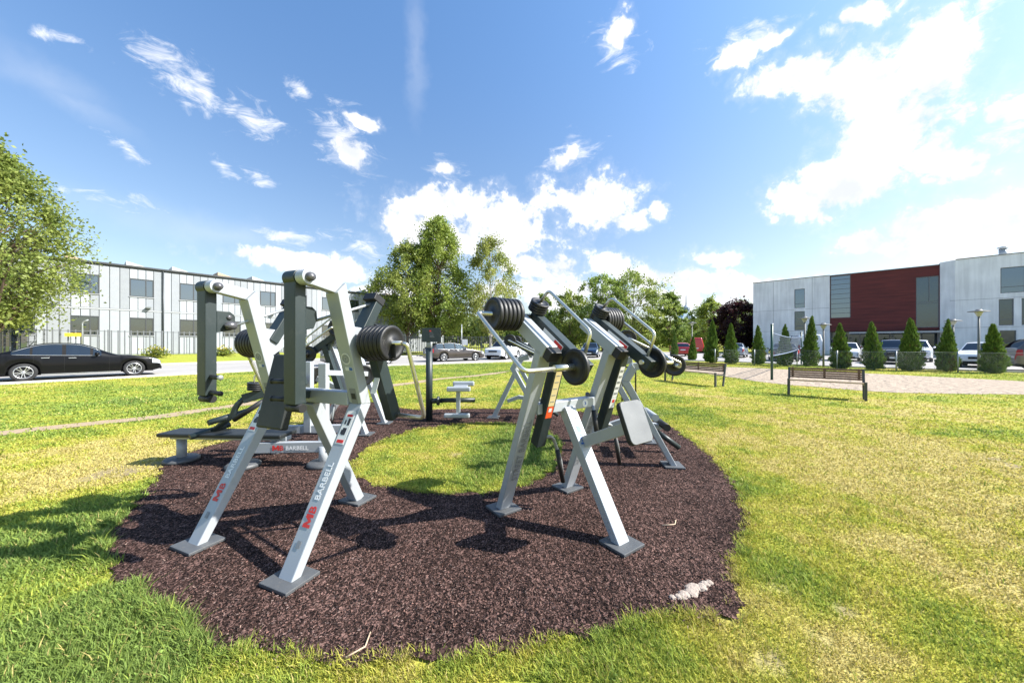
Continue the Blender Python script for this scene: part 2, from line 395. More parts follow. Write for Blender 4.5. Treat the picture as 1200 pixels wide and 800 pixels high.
# rubber safety surface material
def rubber_mat():
    m, nt, b = new_mat('bonded rubber shreds'); L = nt.links
    tc = nt.nodes.new('ShaderNodeTexCoord')
    vo = nt.nodes.new('ShaderNodeTexVoronoi'); vo.inputs['Scale'].default_value = 140; vo.inputs['Randomness'].default_value = 1
    mp = nt.nodes.new('ShaderNodeMapping'); mp.inputs['Scale'].default_value = (1, .45, 1); L.new(tc.outputs['Object'], mp.inputs[0])
    wn = nt.nodes.new('ShaderNodeTexNoise'); wn.inputs['Scale'].default_value = 30; L.new(tc.outputs['Object'], wn.inputs['Vector'])
    ad = nt.nodes.new('ShaderNodeMix'); ad.data_type = 'RGBA'; ad.blend_type = 'ADD'; ad.inputs[0].default_value = .05
    L.new(mp.outputs[0], ad.inputs[6]); L.new(wn.outputs['Color'], ad.inputs[7]); L.new(ad.outputs[2], vo.inputs['Vector'])
    sx = nt.nodes.new('ShaderNodeSeparateColor'); L.new(vo.outputs['Color'], sx.inputs[0])
    rp_ = nt.nodes.new('ShaderNodeValToRGB'); cr = rp_.color_ramp; cr.interpolation = 'LINEAR'
    cr.elements[0].color = (.008, .006, .006, 1); cr.elements[1].color = (.21, .125, .105, 1)
    e = cr.elements.new(.62); e.color = (.045, .026, .021, 1)
    L.new(sx.outputs[0], rp_.inputs[0])
    big = nt.nodes.new('ShaderNodeTexNoise'); big.inputs['Scale'].default_value = 1.3; big.inputs['Detail'].default_value = 5; L.new(tc.outputs['Object'], big.inputs['Vector'])
    mr = nt.nodes.new('ShaderNodeMapRange'); mr.inputs[1].default_value = .3; mr.inputs[2].default_value = .7; mr.inputs[3].default_value = .65; mr.inputs[4].default_value = 1.35; L.new(big.outputs['Fac'], mr.inputs[0])
    sc = nt.nodes.new('ShaderNodeVectorMath'); sc.operation = 'SCALE'; L.new(rp_.outputs[0], sc.inputs[0]); L.new(mr.outputs[0], sc.inputs['Scale'])
    L.new(sc.outputs[0], b.inputs['Base Color']); b.inputs['Roughness'].default_value = .85; b.inputs['Specular IOR Level'].default_value = .08
    bp = nt.nodes.new('ShaderNodeBump'); bp.inputs['Strength'].default_value = .8; bp.inputs['Distance'].default_value = .01; L.new(sx.outputs[1], bp.inputs['Height']); L.new(bp.outputs[0], b.inputs['Normal'])
    return m
rubm = rubber_mat()
sheet('rubber_surface', [RUB, ISL], .014, rubm)
def asphalt_mat():
    m, nt, b = new_mat('pale grey asphalt'); L = nt.links; tc = nt.nodes.new('ShaderNodeTexCoord')  # pale grey base colour, mottled by noise
    n1 = nt.nodes.new('ShaderNodeTexNoise'); n1.inputs['Scale'].default_value = .35; n1.inputs['Detail'].default_value = 10; n1.inputs['Roughness'].default_value = .7
    L.new(tc.outputs['Object'], n1.inputs['Vector'])
    r = nt.nodes.new('ShaderNodeValToRGB'); r.color_ramp.elements[0].position = .3; r.color_ramp.elements[1].position = .7
    r.color_ramp.elements[0].color = (.28, .265, .25, 1); r.color_ramp.elements[1].color = (.37, .35, .335, 1)
    L.new(n1.outputs['Fac'], r.inputs[0]); L.new(r.outputs[0], b.inputs['Base Color']); b.inputs['Roughness'].default_value = .85
    return m
asph = asphalt_mat()
sheet('road', [ROAD], .006, asph)
sandm = pbr('pale sand', (.37, .30, .235), .95, 0, .24, 3.2, 1.0, 4.5, spec=.1, dirt=(.23, .18, .14), dirt_amt=.5)
for _n in sandm.node_tree.nodes:
    if _n.type == 'BUMP': _n.inputs['Distance'].default_value = .16
sheet('sand_court', [SAND], .008, sandm)
dirtm = pbr('trodden dirt', (.34, .26, .175), .95, 0, .18, 4, .6, 30, spec=.1)
sheet('dirt_path', [PATHP], .008, dirtm)
# kerb
kerbm = pbr('concrete kerb', (.50, .47, .44), .85, 0, .12, 3, .3, 40)
def kerb(name, pts, w=.14, h=.11):
    b = MB(); c = smooth_loop(pts, 6, False); t = np.gradient(c, axis=0); t /= np.linalg.norm(t, axis=1)[:, None]; nn = np.stack([-t[:, 1], t[:, 0]], 1)
    vs = []; fs = []
    for p, q in zip(c, nn):
        for (a, z) in ((-w / 2, -.05), (-w / 2, h), (w / 2, h), (w / 2, -.05)): vs.append((p[0] + q[0] * a, p[1] + q[1] * a, z))
    for i in range(len(c) - 1):
        for k in range(3): fs.append((4 * i + k, 4 * i + k + 1, 4 * i + 4 + k + 1, 4 * i + 4 + k))
    b.add(vs, fs); o = b.build(name, kerbm); tag(o, kind='structure'); return o
kerb('near_kerb', ROAD_NEAR, h=.08)
kerb('far_kerb', ROAD_FAR[-6:])
# pavement along the building side
pave = pbr('pale paving', (.46, .41, .38), .9, 0, .1, 2, .2, 30)
sheet('pavement', [np.array([rp(32.9, -40), rp(32.9, 19), rp(34.0, 19), rp(34.0, -40)])], .055, pave)

# ------------------------------------------------------------------ grass blades
def make_blades(n, rmin, rmax, power, xlim=None):
    """blades spread over the lawn, thinner with distance from the middle of the lawn's near edge"""
    u = rng.random(n); p = 2 - power
    r = (rmin ** p + u * (rmax ** p - rmin ** p)) ** (1 / p)
    th = (rng.random(n) * 2 - 1) * math.radians(68)
    return r * np.sin(th), r * np.cos(th), r
_n = make_blades(1250000, 1.5, 13, 1.5); _k = rng.random(len(_n[2])) < np.clip((13 - _n[2]) / 8.5, 0, 1) ** 1.3; _n = [a[_k] for a in _n]
_f = make_blades(430000, 3.5, 30, 1.35); _k = rng.random(len(_f[2])) < np.clip((_f[2] - 3.5) / 6., 0, 1); _f = [a[_k] for a in _f]
bx_, by_, br_ = [np.concatenate(t) for t in zip(_n, _f)]
jx = .16 * (fbm(bx_ * 8, by_ * 8, 3) - .5) + .018 * rng.standard_normal(len(bx_)); jy = .16 * (fbm(bx_ * 8 + 31, by_ * 8 + 7, 3) - .5) + .018 * rng.standard_normal(len(bx_))
nfr = 38000
def along(loop, m):
    i = rng.integers(0, len(loop), m); t = rng.random(m)[:, None]; p = loop[i] * (1 - t) + loop[(i + 1) % len(loop)] * t
    return p + rng.standard_normal((m, 2)) * .024
_cl = np.concatenate([along(RUB, nfr * 2), along(ISL, nfr)]); _cl = _cl[fbm(_cl[:, 0] * 6, _cl[:, 1] * 6, 3) > .42]
fr0 = len(bx_); bx_ = np.concatenate([bx_, _cl[:, 0]]); by_ = np.concatenate([by_, _cl[:, 1]]); br_ = np.hypot(bx_, by_)
jx = np.concatenate([jx, 99 + 0 * _cl[:, 0]]); jy = np.concatenate([jy, 0 * _cl[:, 0]]); fr_ = np.arange(len(bx_)) >= fr0
in_r = inside(bx_ + jx, by_ + jy, RUB) & ~inside(bx_ + jx, by_ + jy, ISL)
in_o = inside(bx_ + 2 * jx, by_ + 2 * jy, SAND) | inside(bx_, by_, ROAD) | (inside(bx_ + 1.2 * jx, by_ + 1.2 * jy, PATHP) & (rng.random(len(bx_)) < .9))
g_, b_ = lawn(bx_, by_)
# a ragged fringe of grass grows over the rubber's border
keep = ~in_r & ~in_o & (rng.random(len(bx_)) > b_ * .93) & (rng.random(len(bx_)) < .5 + .5 * np.clip(g_ + .25, 0, 1))
bx_, by_, br_, g_, b_, fr_ = bx_[keep], by_[keep], br_[keep], g_[keep], b_[keep], fr_[keep]
n = len(bx_)
clump = fbm(bx_ * 5 + 7, by_ * 5 + 2)
h = (.009 + .018 * rng.random(n) + .030 * np.clip(g_ - .5, 0, .6) + .04 * np.clip(clump - .55, 0, 1)) * (1 + .35 * rng.standard_normal(n).clip(-1.5, 2.5))
tall = rng.random(n) < .006; h[tall] *= 2.0; h[fr_] *= 1.3; h *= .84
h = np.clip(h, .009, .14) * np.clip(1 + (br_ - 6) * .03, 1, 1.5)
w = (.0015 + .0013 * rng.random(n)) * np.clip(br_ / 2.2, 1, 6)
az = rng.random(n) * 2 * PI; lean = h * (.35 + .75 * rng.random(n)); la = az + PI / 2 + rng.standard_normal(n) * .6
ct, st = np.cos(az), np.sin(az)
z0 = ground_z(bx_, by_) - .003
P0 = np.stack([bx_ - ct * w, by_ - st * w, z0], 1); P1 = np.stack([bx_ + ct * w, by_ + st * w, z0], 1)
mx_, my_ = bx_ + np.cos(la) * lean * .35, by_ + np.sin(la) * lean * .35
P2 = np.stack([mx_ + ct * w * .75, my_ + st * w * .75, z0 + h * .62], 1); P3 = np.stack([mx_ - ct * w * .75, my_ - st * w * .75, z0 + h * .62], 1)
P4 = np.stack([bx_ + np.cos(la) * lean, by_ + np.sin(la) * lean, z0 + h], 1)
vv = np.stack([P0, P1, P2, P3, P4], 1).reshape(-1, 3)
base = (np.arange(n) * 5)[:, None]
tri = np.concatenate([base + np.array([[0, 1, 2]]), base + np.array([[0, 2, 3]]), base + np.array([[3, 2, 4]])], 0)
gj = g_ + .15 * rng.standard_normal(n); dead = rng.random(n) < .05; gj[dead] = 0
gj[tall] = .7
bc = gcol(np.clip(gj, 0, 1.1)) * (1 + .14 * rng.standard_normal(n))[:, None].clip(.6, 1.5)
grass_mat = attr_mat('grass blades', .6, .38, spec=.2)
go = np_mesh('grass', vv, tri, grass_mat, cols=np.repeat(bc, 5, 0)); tag(go, kind='stuff')

# clover / weed leaves among the lush patches
nw = 4500
wx, wy, wr = make_blades(nw * 6, 1.5, 9, 1.4)
g2, b2 = lawn(wx, wy); ok = (g2 > .8) & ~(inside(wx, wy, RUB) & ~inside(wx, wy, ISL)) & ~inside(wx, wy, PATHP)
wx, wy = wx[ok][:nw], wy[ok][:nw]; nw = len(wx)
s_ = .004 + .006 * rng.random(nw); a_ = rng.random(nw) * 6.28; zz = .015 + .03 * rng.random(nw)
tl = rng.standard_normal((nw, 2)) * .35
quad = []
for (du, dv) in ((-1, 0), (0, -.6), (1, 0), (0, .6)):
    ox = du * np.cos(a_) * s_ - dv * np.sin(a_) * s_; oy = du * np.sin(a_) * s_ + dv * np.cos(a_) * s_
    quad.append(np.stack([wx + ox, wy + oy, zz + ox * tl[:, 0] + oy * tl[:, 1]], 1))
vv = np.stack(quad, 1).reshape(-1, 3); fc = (np.arange(nw) * 4)[:, None] + np.arange(4)[None]
wc = (C_DEEP * 1.25)[None] * (1 + .25 * rng.standard_normal(nw))[:, None].clip(.5, 1.6)
wo = np_mesh('clover', vv, fc, grass_mat, cols=np.repeat(wc, 4, 0)); tag(wo, kind='stuff')

# loose rubber shreds
nc = 230000
cx, cy, cr_ = make_blades(nc, 1.7, 8.5, 1.3)
qx = cx + .035 * rng.standard_normal(nc); qy = cy + .035 * rng.standard_normal(nc)
okc = inside(qx, qy, RUB) & ~inside(qx, qy, ISL); cx, cy, cr_ = cx[okc], cy[okc], cr_[okc]; nc = len(cx)
ln = (.004 + .009 * rng.random(nc)) * np.clip(cr_ / 3.5, 1, 2); wd = ln * (.18 + .2 * rng.random(nc)); a_ = rng.random(nc) * 6.28; zz = .016 + .006 * rng.random(nc); ti = rng.standard_normal(nc) * .25
qs = []
for (du, dv) in ((-1, -1), (1, -1), (1, 1), (-1, 1)):
    lx = du * ln / 2; ly = dv * wd / 2
    qs.append(np.stack([cx + lx * np.cos(a_) - ly * np.sin(a_), cy + lx * np.sin(a_) + ly * np.cos(a_), zz + lx * ti + dv * .0015], 1))
vv = np.stack(qs, 1).reshape(-1, 3); fc = (np.arange(nc) * 4)[:, None] + np.arange(4)[None]
t_ = (rng.random(nc) ** 2.2 * (.6 + .8 * fbm(cx * 1.6, cy * 1.6)))[:, None].clip(0, 1); t2 = rng.random(nc)[:, None]
wc = np.array([.007, .006, .006]) * (1 - t_) + (np.array([.23, .12, .095]) * t2 + np.array([.20, .15, .135]) * (1 - t2)) * t_
lt = rng.random(nc) < .012; wc[lt] = (.30, .21, .17)
so = np_mesh('rubber_shreds', vv, fc, attr_mat('rubber shred colours', .85, spec=.08), cols=np.repeat(wc, 4, 0)); tag(so, kind='stuff')

# ------------------------------------------------------------------ machines
def plate_prof(r, t):
    return [(0, -t / 2), (r * .24, -t / 2), (r * .25, -t * .38), (r * .74, -t * .30), (r * .79, -t * .46), (r * .96, -t * .46), (r, -t * .3), (r, t * .3), (r * .96, t * .46), (r * .79, t * .46), (r * .74, t * .30), (r * .25, t * .38), (r * .24, t / 2), (0, t / 2)]
def plates(root, c, axis, n, r, t, gap):
    ax = Vector(axis).normalized(); c = Vector(c)
    for i in range(n):
        MB().lathe(c + ax * (gap * i), ax, plate_prof(r, t), 36).build('weight_plate', platem, root)
def foot_plate(parent, c, sx, sy, h=.022, z0=.014):
    o = MB().box((c[0], c[1], z0 + h / 2), (sx, sy, h)).build('foot_plate', footm, parent, .004)
    return o
def seg(root, name, quadpts, a, thick, mat=silver, bevel=.006):
    """quad in the (y,z) plane extruded along x around a"""
    return MB().prism([(q.x, q.y) for q in quadpts], (a, 0, 0), (0, 1, 0), (0, 0, 1), thick).build(name, mat, root, bevel)
def on_face(p0, p1, sgn, off):
    """frame on the face of a bar lying in the (y,z) plane: along, outward"""
    d = Vector((0, p1[0] - p0[0], p1[1] - p0[1])).normalized(); nrm = Vector((0, -d.z, d.y)) * sgn
    return d, nrm
def sticker(parent, name, p0, p1, t, sgn, depth, a, w, h, mat, shift=0., lift=.0012):
    d, nrm = on_face(p0, p1, sgn, depth); P = Vector((a, p0[0], p0[1])) + d * t + nrm * (depth / 2 + lift / 2 + .0006)
    R = Matrix((Vector((1, 0, 0)), d, Vector((1, 0, 0)).cross(d))).transposed()
    return MB().box(P, (w, h, lift), R).build(name, mat, parent)
def badge(parent, p0, p1, t, sgn, depth, a, r, m1, m2):
    d, nrm = on_face(p0, p1, sgn, depth); P = Vector((a, p0[0], p0[1])) + d * t + nrm * (depth / 2 + .0006)
    o = MB().lathe(P, nrm, [(r, 0), (r, .0012), (r * .86, .0012), (r * .86, .0004)], 28, False).build('badge', m1, parent)
    b = MB().lathe(P, nrm, [(r * .62, 0), (r * .62, .0013), (r * .5, .0013), (r * .5, .0004)], 24, False)
    b.box(P + nrm * .0006, (r * .12, .0016, r * .7)); b.box(P + nrm * .0006 + Vector((0, 0, r * .1)), (r * .6, .0016, r * .12))
    b.build('badge_mark', m2, o)

LEGP = [(0, .014), (.54, 1.0)]; COLP = [(.54, 1.0), (.325, 1.83)]; TOPP = [(.325, 1.83), (.10, 1.868)]
TA = .12; DA = .085
def a_legs(root, sides=(-.485, .485), colpath=None, lettered=True):
    path = colpath or [(0.0, .014), (.54, 1.0), (.325, 1.83), (.10, 1.868)]
    for a in sides:
        q = mitred(path, DA)
        q[0][0] = Vector((q[0][0].x - .01, .030)); q[0][3] = Vector((q[0][3].x + .0, .030))
        lg = seg(root, 'leg', q[0], a, TA); foot_plate(lg, (a, 0.0), .24, .22)
        if lettered:
            d, nrm = on_face(path[0], path[1], 1, DA)
            if nrm.y > 0: nrm = -nrm
            base = Vector((a, path[0][0], path[0][1])) + nrm * (DA / 2 + .0008)
            xd = d; yd = nrm.cross(xd)
            bold_mb(.082, base + d * .285 - yd * .030, xd, yd, redm, lg)
            text('lettering', 'BARBELL', .062, base + d * .445 - yd * .022, xd, yd, whitem, lg, .02)
            sg = 1 if (Vector((0, -d.z, d.y)) - nrm).length < 1e-3 else -1
            st = sticker(lg, 'instruction_sticker', path[0], path[1], .93, sg, DA, a, .082, .24, stickw)
            for k, (dx, dy, w_, h_) in enumerate(((0, .085, .05, .016), (.012, .04, .022, .05), (-.018, .035, .014, .03), (.0, -.03, .034, .05), (-.022, -.035, .012, .03))):
                sticker(st, 'sticker_print', path[0], path[1], .93 + dy, sg, DA + .0024, a + dx, w_, h_, redm if k == 0 else stickk)
            sticker(st, 'sticker_print', path[0], path[1], .83, sg, DA + .0024, a, .06, .022, redm)
            sticker(lg, 'small_sticker', path[0], path[1], .19, sg, DA, a, .032, .04, greyt)
        yield a, q, path, lg

def machine_press():
    root = empty('chest_press_machine')
    for a, q, path, lg in a_legs(root):
        c = seg(root, 'column', q[1], a, TA)
        d, nrm = on_face(path[1], path[2], 1, DA); sg = 1 if nrm.y < 0 else -1
        badge(c, path[1], path[2], .36, sg, DA, a, .042, stickw, greyt)
        sticker(c, 'flag_sticker', path[1], path[2], .285, sg, DA, a + .012, .07, .026, stickw)
        sticker(c, 'flag_sticker', path[1], path[2], .285, sg, DA + .003, a + .03, .03, .022, stickb)
        s2 = sticker(c, 'qr_free_sticker', path[1], path[2], .075, sg, DA, a, .06, .12, greyt); s2.name = 'notice_sticker'
        sticker(s2, 'sticker_print', path[1], path[2], .075, sg, DA + .003, a, .04, .045, stickk)
        t = seg(root, 'top_arm', q[2], a, .07)
        # rounded end with pivot bolt
        MB().lathe((a - .035, .10, 1.868), (1, 0, 0), [(0, -.001), (.048, -.001), (.048, .071), (0, .071)], 24, False).build('pivot_hub', silver, t, .003)
        MB().lathe((a + .036, .10, 1.868), (1, 0, 0), [(.030, 0), (.030, .012), (.024, .030), (0, .036)], 20).build('pivot_bolt', boltm, t)
        # press arm hanging on the inner/left side of the top arm
        la = a - .098
        pa = MB().box((la, .10, (1.868 + 1.06) / 2), (.11, .075, 1.868 - 1.06)).build('press_arm', darkp, root, .006)
        MB().lathe((la - .055, .10, 1.868), (1, 0, 0), [(0, -.0), (.050, 0), (.050, .11), (0, .11)], 24, False).build('hub_cap', darkp, pa, .003)
        MB().lathe((la - .056, .10, 1.868), (-1, 0, 0), [(.028, 0), (.028, .012), (.022, .026), (0, .03)], 18).build('pivot_bolt', boltm, pa)
        sgn = 1 if a < 0 else -1
        for hz in (1.20, 1.085):
            x0 = la + sgn * .055
            hd = MB().tube([(x0, .10, hz), (x0 + sgn * .14, .085, hz)], .0165, 14).build('handle', blackr, pa)
            MB().lathe((x0 + sgn * .14, .085, hz), (sgn, -.1, 0), [(.019, -.004), (.019, .006), (.014, .012), (0, .013)], 14).build('grip_end', galv if hz > 1.15 and a < 0 else blackr, hd)
        # bracket and ball joint for the link rod
        MB().prism([(0, -.09), (.10, -.07), (.125, -.01), (.12, .05), (.09, .075), (0, .075)], (la + sgn * .028, .137, 1.62), (0, 1, 0), (0, 0, 1), .05).build('rod_bracket', darkp, pa, .004)
        MB().lathe((la + sgn * .053, .22, 1.65), (sgn, 0, 0), [(.018, 0), (.018, .008), (.008, .012), (0, .012)], 16).build('bolt', boltm, pa)
        MB().lathe((la + sgn * .085, .215, 1.585), (0, 1, 0), [(0, -.045), (.026, -.03), (.034, 0), (.026, .03), (0, .045)], 16).build('ball_joint', boltm, pa)
        # lower bumper
        MB().tube([(la - .06, .10, 1.035), (la + .075, .10, 1.035)], .028, 14).build('bumper', blackr, pa)
        # link rod to the rocker
        MB().tube([(la + sgn * .085, .24, 1.587), (a + .01, .66, 1.76)], .011, 10).build('link_rod', galv, root)
        # bracket, rocker and weight lever
        br = MB().prism([(.03, -.08), (.10, -.12), (.26, .0), (.26, .08), (.03, .10)], (a, .41, 1.47), (0, 1, 0), (0, 0, 1), .075).build('rocker_bracket', silver, root, .004)
        MB().tube([(a - .06, .62, 1.51), (a + .06, .62, 1.51)], .022, 14).build('pivot_bolt', boltm, br)
        rk = MB().beam((a, .50, 1.46), (a, .685, 1.765), .11, .075).build('rocker_beam', darkp, root, .005)
        MB().box((a, .68, 1.79), (.12, .11, .06), Matrix.Rotation(-.5, 3, 'X')).build('rubber_stop', blackr, rk, .006)
        s = 1 if a > 0 else -1
        wl = MB().beam((a + s * .115, .56, 1.42), (a + s * .115, .765, .86), .075, .10).build('weight_lever', darkp, root, .005)
        lx = Vector((0, .205, -.56)).normalized()
        st = MB().box(Vector((a + s * .115, .64, 1.20)) + Vector((0, -.052, -.019)), (.05, .002, .22), Matrix.Rotation(-.35, 3, 'X')).build('instruction_sticker', stickw, wl)
        MB().tube([(a + s * .06, .53, 1.45), (a + s * .40, .53, 1.45)], .017, 12).build('weight_peg', chrome, root)
        plates(root, (a + s * .115, .53, 1.45), (s, 0, 0), 6, .128, .036, .038)
        gt = fillet([(a + s * .40, .53, 1.45), (a + s * .435, .54, 1.44), (a + s * .415, .77, .88), (a + s * .15, .765, .885)], .05)
        MB().tube(gt, .0155, 12).build('guard_tube', chrome, root)
        MB().beam((a + s * .335, .515, 1.445), (a + s * .335, .52, 1.345), .03, .012).build('strap', blackr, root)
    # crossbar, rear leg and backrest
    MB().beam((-.425, .515, 1.04), (.425, .515, 1.04), .10, .085, (0, 0, 1)).build('crossbar', silver, root, .006)
    rl = MB().beam((0, .515, .988), (0, .965, .03), .10, .085).build('leg', silver, root, .006); foot_plate(rl, (0, .975), .24, .22)
    ty = .30
    bk = MB().beam((0, .20, .84), (0, .335, 1.36), .27, .065).build('backrest', padm, root, .014)
    MB().beam((0, .26, 1.10), (0, .47, 1.05), .09, .06).build('pad_bracket', darkp, bk, .004)
    return root
press = machine_press()
press.location = (-1.793, 2.31, 0); press.rotation_euler = (0, 0, math.atan2(-.387, .922))
tag(press, 'silver and dark grey chest press machine with black backrest nearest the camera on the left', 'gym machine', 'outdoor gym machines')

# machine B: local x = a, y = -b
def machine_row():
    root = empty('incline_row_machine')
    CP = [(0, .014), (-.535, 1.40)]
    for a in (-.384, .384):
        q = mitred(CP, .075); q[0][0] = Vector((q[0][0].x, .03)); q[0][3] = Vector((q[0][3].x, .03))
        lg = seg(root, 'column', q[0], a, .112); foot_plate(lg, (a, 0), .23, .22)
        d = Vector((0, CP[1][0] - CP[0][0], CP[1][1] - CP[0][1])).normalized(); nrm = Vector((0, -d.z, d.y)) 
        if nrm.y > 0: nrm = -nrm
        base = Vector((a, 0, .014)) + nrm * (.0375 + .0008)
        # face towards the user (-y): text climbs the column
        text('lettering', 'STREET BARBELL', .078, base + d * .33 - nrm.cross(d) * .028, d, nrm.cross(d), greyt, lg, .008)
        # fixed head beam
        hd = MB().beam((a, -.235, 1.64), (a, -.60, 1.385), .112, .10).build('head_beam', silver, root, .006)
        MB().beam((a, -.595, 1.388), (a, -.655, 1.346), .10, .085).build('rubber_stop', blackr, hd, .005)
        # lever
        la = a + .145
        up = Vector((0, -.24, 1.675)); lo = Vector((0, -.83, 1.262))
        lv = MB().beam((la, up.y, up.z), (la, lo.y, lo.z), .085, .095).build('lever', darkp, root, .005)
        dl = (lo - up).normalized(); nl = Vector((0, -dl.z, dl.y)); nl = nl if nl.z > 0 else -nl
        mid = (up + lo) / 2
        R = Matrix((Vector((0, 1, 0)), Vector((0, 0, 1)), Vector((1, 0, 0)))).transposed()
        ang = math.atan2(dl.z, dl.y)
        MB().box(Vector((la - .0435, 0, 0)) + mid - dl * .02, (.0014, .26, .045), Matrix.Rotation(ang, 3, 'X')).build('warning_sticker', stickw, lv)
        MB().box(Vector((la - .0449, 0, 0)) + mid + dl * .055, (.0012, .10, .03), Matrix.Rotation(ang, 3, 'X')).build('warning_sticker', redm, lv)
        MB().tube([(la - .06, lo.y + .06, lo.z + .03), (la + .06, lo.y + .06, lo.z + .03)], .02, 12).build('pivot_bolt', chrome, lv)
        # swinging arm parallel to the column, with stickers
        ap0 = (-.29, .62); ap1 = (-.56, 1.40)
        ar = MB().beam((la, ap0[0], ap0[1]), (la, ap1[0], ap1[1]), .09, .085).build('swing_arm', darkp, root, .005)
        MB().beam((la, -.50, 1.36), (la - .0, -.42, 1.56), .06, .05).build('arm_link', darkp, ar, .004)
        d2, n2 = on_face(ap0, ap1, 1, .085); sg = 1 if n2.y < 0 else -1
        s1 = sticker(ar, 'instruction_sticker', ap0, ap1, .52, sg, .085, la, .06, .30, sticky if a < 0 else stickw)
        s1b = sticker(ar, 'warning_sticker', ap0, ap1, .315, sg, .085, la, .064, .10, sticko if a < 0 else stickw)
        sticker(s1b, 'sticker_print', ap0, ap1, .335, sg, .088, la, .03, .03, stickw if a < 0 else redm)
        for k in range(5): sticker(s1, 'sticker_print', ap0, ap1, .41 + .055 * k, sg, .088, la, .04, .006 if a < 0 else .02, greyt)
        # bent handle at its foot
        hp = fillet([(la + .04, -.285, .66), (la + .16, -.29, .665), (la + .245, -.30, .46), (la + .265, -.31, .26)], .06)
        MB().tube(hp, .014, 12).build('handle_tube', galv, ar)
        MB().tube([(la + .21, -.296, .545), (la + .265, -.31, .255)], .0195, 14).build('grip', blackr, ar)
        s = 1 if a > 0 else -1
        # main stack and its loop
        pg = Vector((0, -.24, 1.675))
        x0 = min(la, a) - .06 if s < 0 else max(la, a) + .06
        MB().tube([(la, -.24, 1.675), (x0 + s * .31, -.24, 1.675)], .017, 12).build('weight_peg', chrome, root)
        plates(root, (x0, -.24, 1.675), (s, 0, 0), 6, .128, .036, .039)
        xo = x0 + s * .31
        lp = fillet([(xo - s * .02, -.24, 1.675), (xo + s * .02, -.24, 1.675), (xo + s * .02, -.80, 1.275), (la + s * .05, -.785, 1.285)], .05)
        MB().tube(lp, .0155, 12).build('guard_loop', chrome, root)
        MB().tube([(la + s * .04, -.785, 1.285), (la + s * .27, -.788, 1.282)], .0235, 14).build('weight_peg', chrome, root)
        MB().lathe((la + s * .075, -.785, 1.285), (s, 0, 0), plate_prof(.128, .036), 40).build('weight_plate', platem, root)
        # small stack lying on the lever, with the upper loop
        tp = Vector((la, -.265, 1.70)) + nl * .03
        for k in range(4): MB().lathe(tp + nl * (.022 * k), nl, plate_prof(.078, .021), 30).build('small_plate', platem, root)
        a0 = tp + nl * .06; a1 = tp + nl * .20
        a2 = Vector((la + .0, -.73, 1.33)) + nl * .24; a3 = Vector((la, -.77, 1.305)) + nl * .03
        MB().tube(fillet([a0, a1 + dl * .03, a2, a3], .05), .0125, 12).build('hand_loop', chrome, root)
    # crossbar, front leg, pad branch
    cb = MB().beam((-.327, -.355, .93), (.327, -.355, .93), .085, .095, (0, 0, 1)).build('crossbar', silver, root, .006)
    MB().lathe((.20, -.4035, .93), (0, -1, 0), [(.034, 0), (.034, .0012), (0, .0012)], 24, False).build('round_sticker', stickw, cb)
    MB().prism([(-.006, -.014), (.008, -.014), (.012, 0), (.002, .003), (.008, .014), (-.008, .012), (-.002, 0)], (.20, -.4052, .93), (1, 0, 0), (0, 0, 1), .001).build('sticker_print', stickb, cb)
    for sx in (.30,): MB().lathe((sx, -.34, .978), (0, 0, 1), [(.02, 0), (.02, .02), (.012, .03), (0, .03)], 12).build('bolt', boltm, cb)
    FP = [(-.927, .014), (-.385, .905)]
    q = mitred(FP, .085); q[0][0] = Vector((q[0][0].x, .03)); q[0][3] = Vector((q[0][3].x, .03))
    fl = seg(root, 'leg', q[0], 0, .115); foot_plate(fl, (0, -.935), .23, .22)
    d, nrm = on_face(FP[0], FP[1], 1, .085); sg = 1 if nrm.y < 0 else -1
    badge(fl, FP[0], FP[1], .93, sg, .085, 0, .042, stickw, greyt)
    sticker(fl, 'sticker_print', FP[0], FP[1], .845, sg, .085, -.004, .04, .05, stickb)
    for k in range(4): sticker(fl, 'sticker_print', FP[0], FP[1], .73 + .022 * k, sg, .085, (-.01, .008, -.004, .01)[k], .058, .014, stickb)
    br = MB().beam((.03, -.53, .645), (.03, -.985, .86), .08, .085).build('pad_branch', silver, root, .005)
    tilt = math.atan2(.10, .26)
    pad = MB(); cP = Vector((.03, -1.02, .90))
    R = Matrix.Rotation(math.radians(-22), 3, 'X')
    out = []
    w_, h_, r_ = .25, .30, .04
    for cxx, czz, a0 in ((w_ / 2 - r_, h_ / 2 - r_, 0), (-w_ / 2 + r_, h_ / 2 - r_, 90), (-w_ / 2 + r_, -h_ / 2 + r_, 180), (w_ / 2 - r_, -h_ / 2 + r_, 270)):
        for k in range(5): an = math.radians(a0 + 22.5 * k); out.append((cxx + r_ * math.cos(an), czz + r_ * math.sin(an)))
    pad.prism(out, cP, R @ Vector((1, 0, 0)), R @ Vector((0, 0, 1)), .035); po = pad.build('chest_pad', blackr, root, .006)
    f = MB(); f.prism([(x * .97, z * .97) for x, z in out], cP + R @ Vector((0, -.0185, 0)), R @ Vector((1, 0, 0)), R @ Vector((0, 0, 1)), .006); f.build('pad_gloss_face', padgloss, po, .002)  # thin grey layer paints the sun's sheen on the pad
    # foot lever under the crossbar on the far side
    MB().tube([(.30, -.40, .90), (.30, -.47, .56)], .016, 12).build('handle_tube', galv, root)
    MB().tube([(.30, -.41, .86), (.30, -.455, .63)], .021, 14).build('grip', blackr, root)
    return root
row = machine_row()
row.location = (.239, 3.255, 0); row.rotation_euler = (0, 0, math.atan2(.579, .815))
tag(row, 'silver incline row machine with raised plate levers and grey pad right of centre', 'gym machine', 'outdoor gym machines')
row2 = copy_tree(row); row2.location = (-2.29, 5.88, 0); row2.rotation_euler = (0, 0, math.radians(-92))
row2['label'] = 'silver plate lever machine at the back of the mat behind the chest press plates'

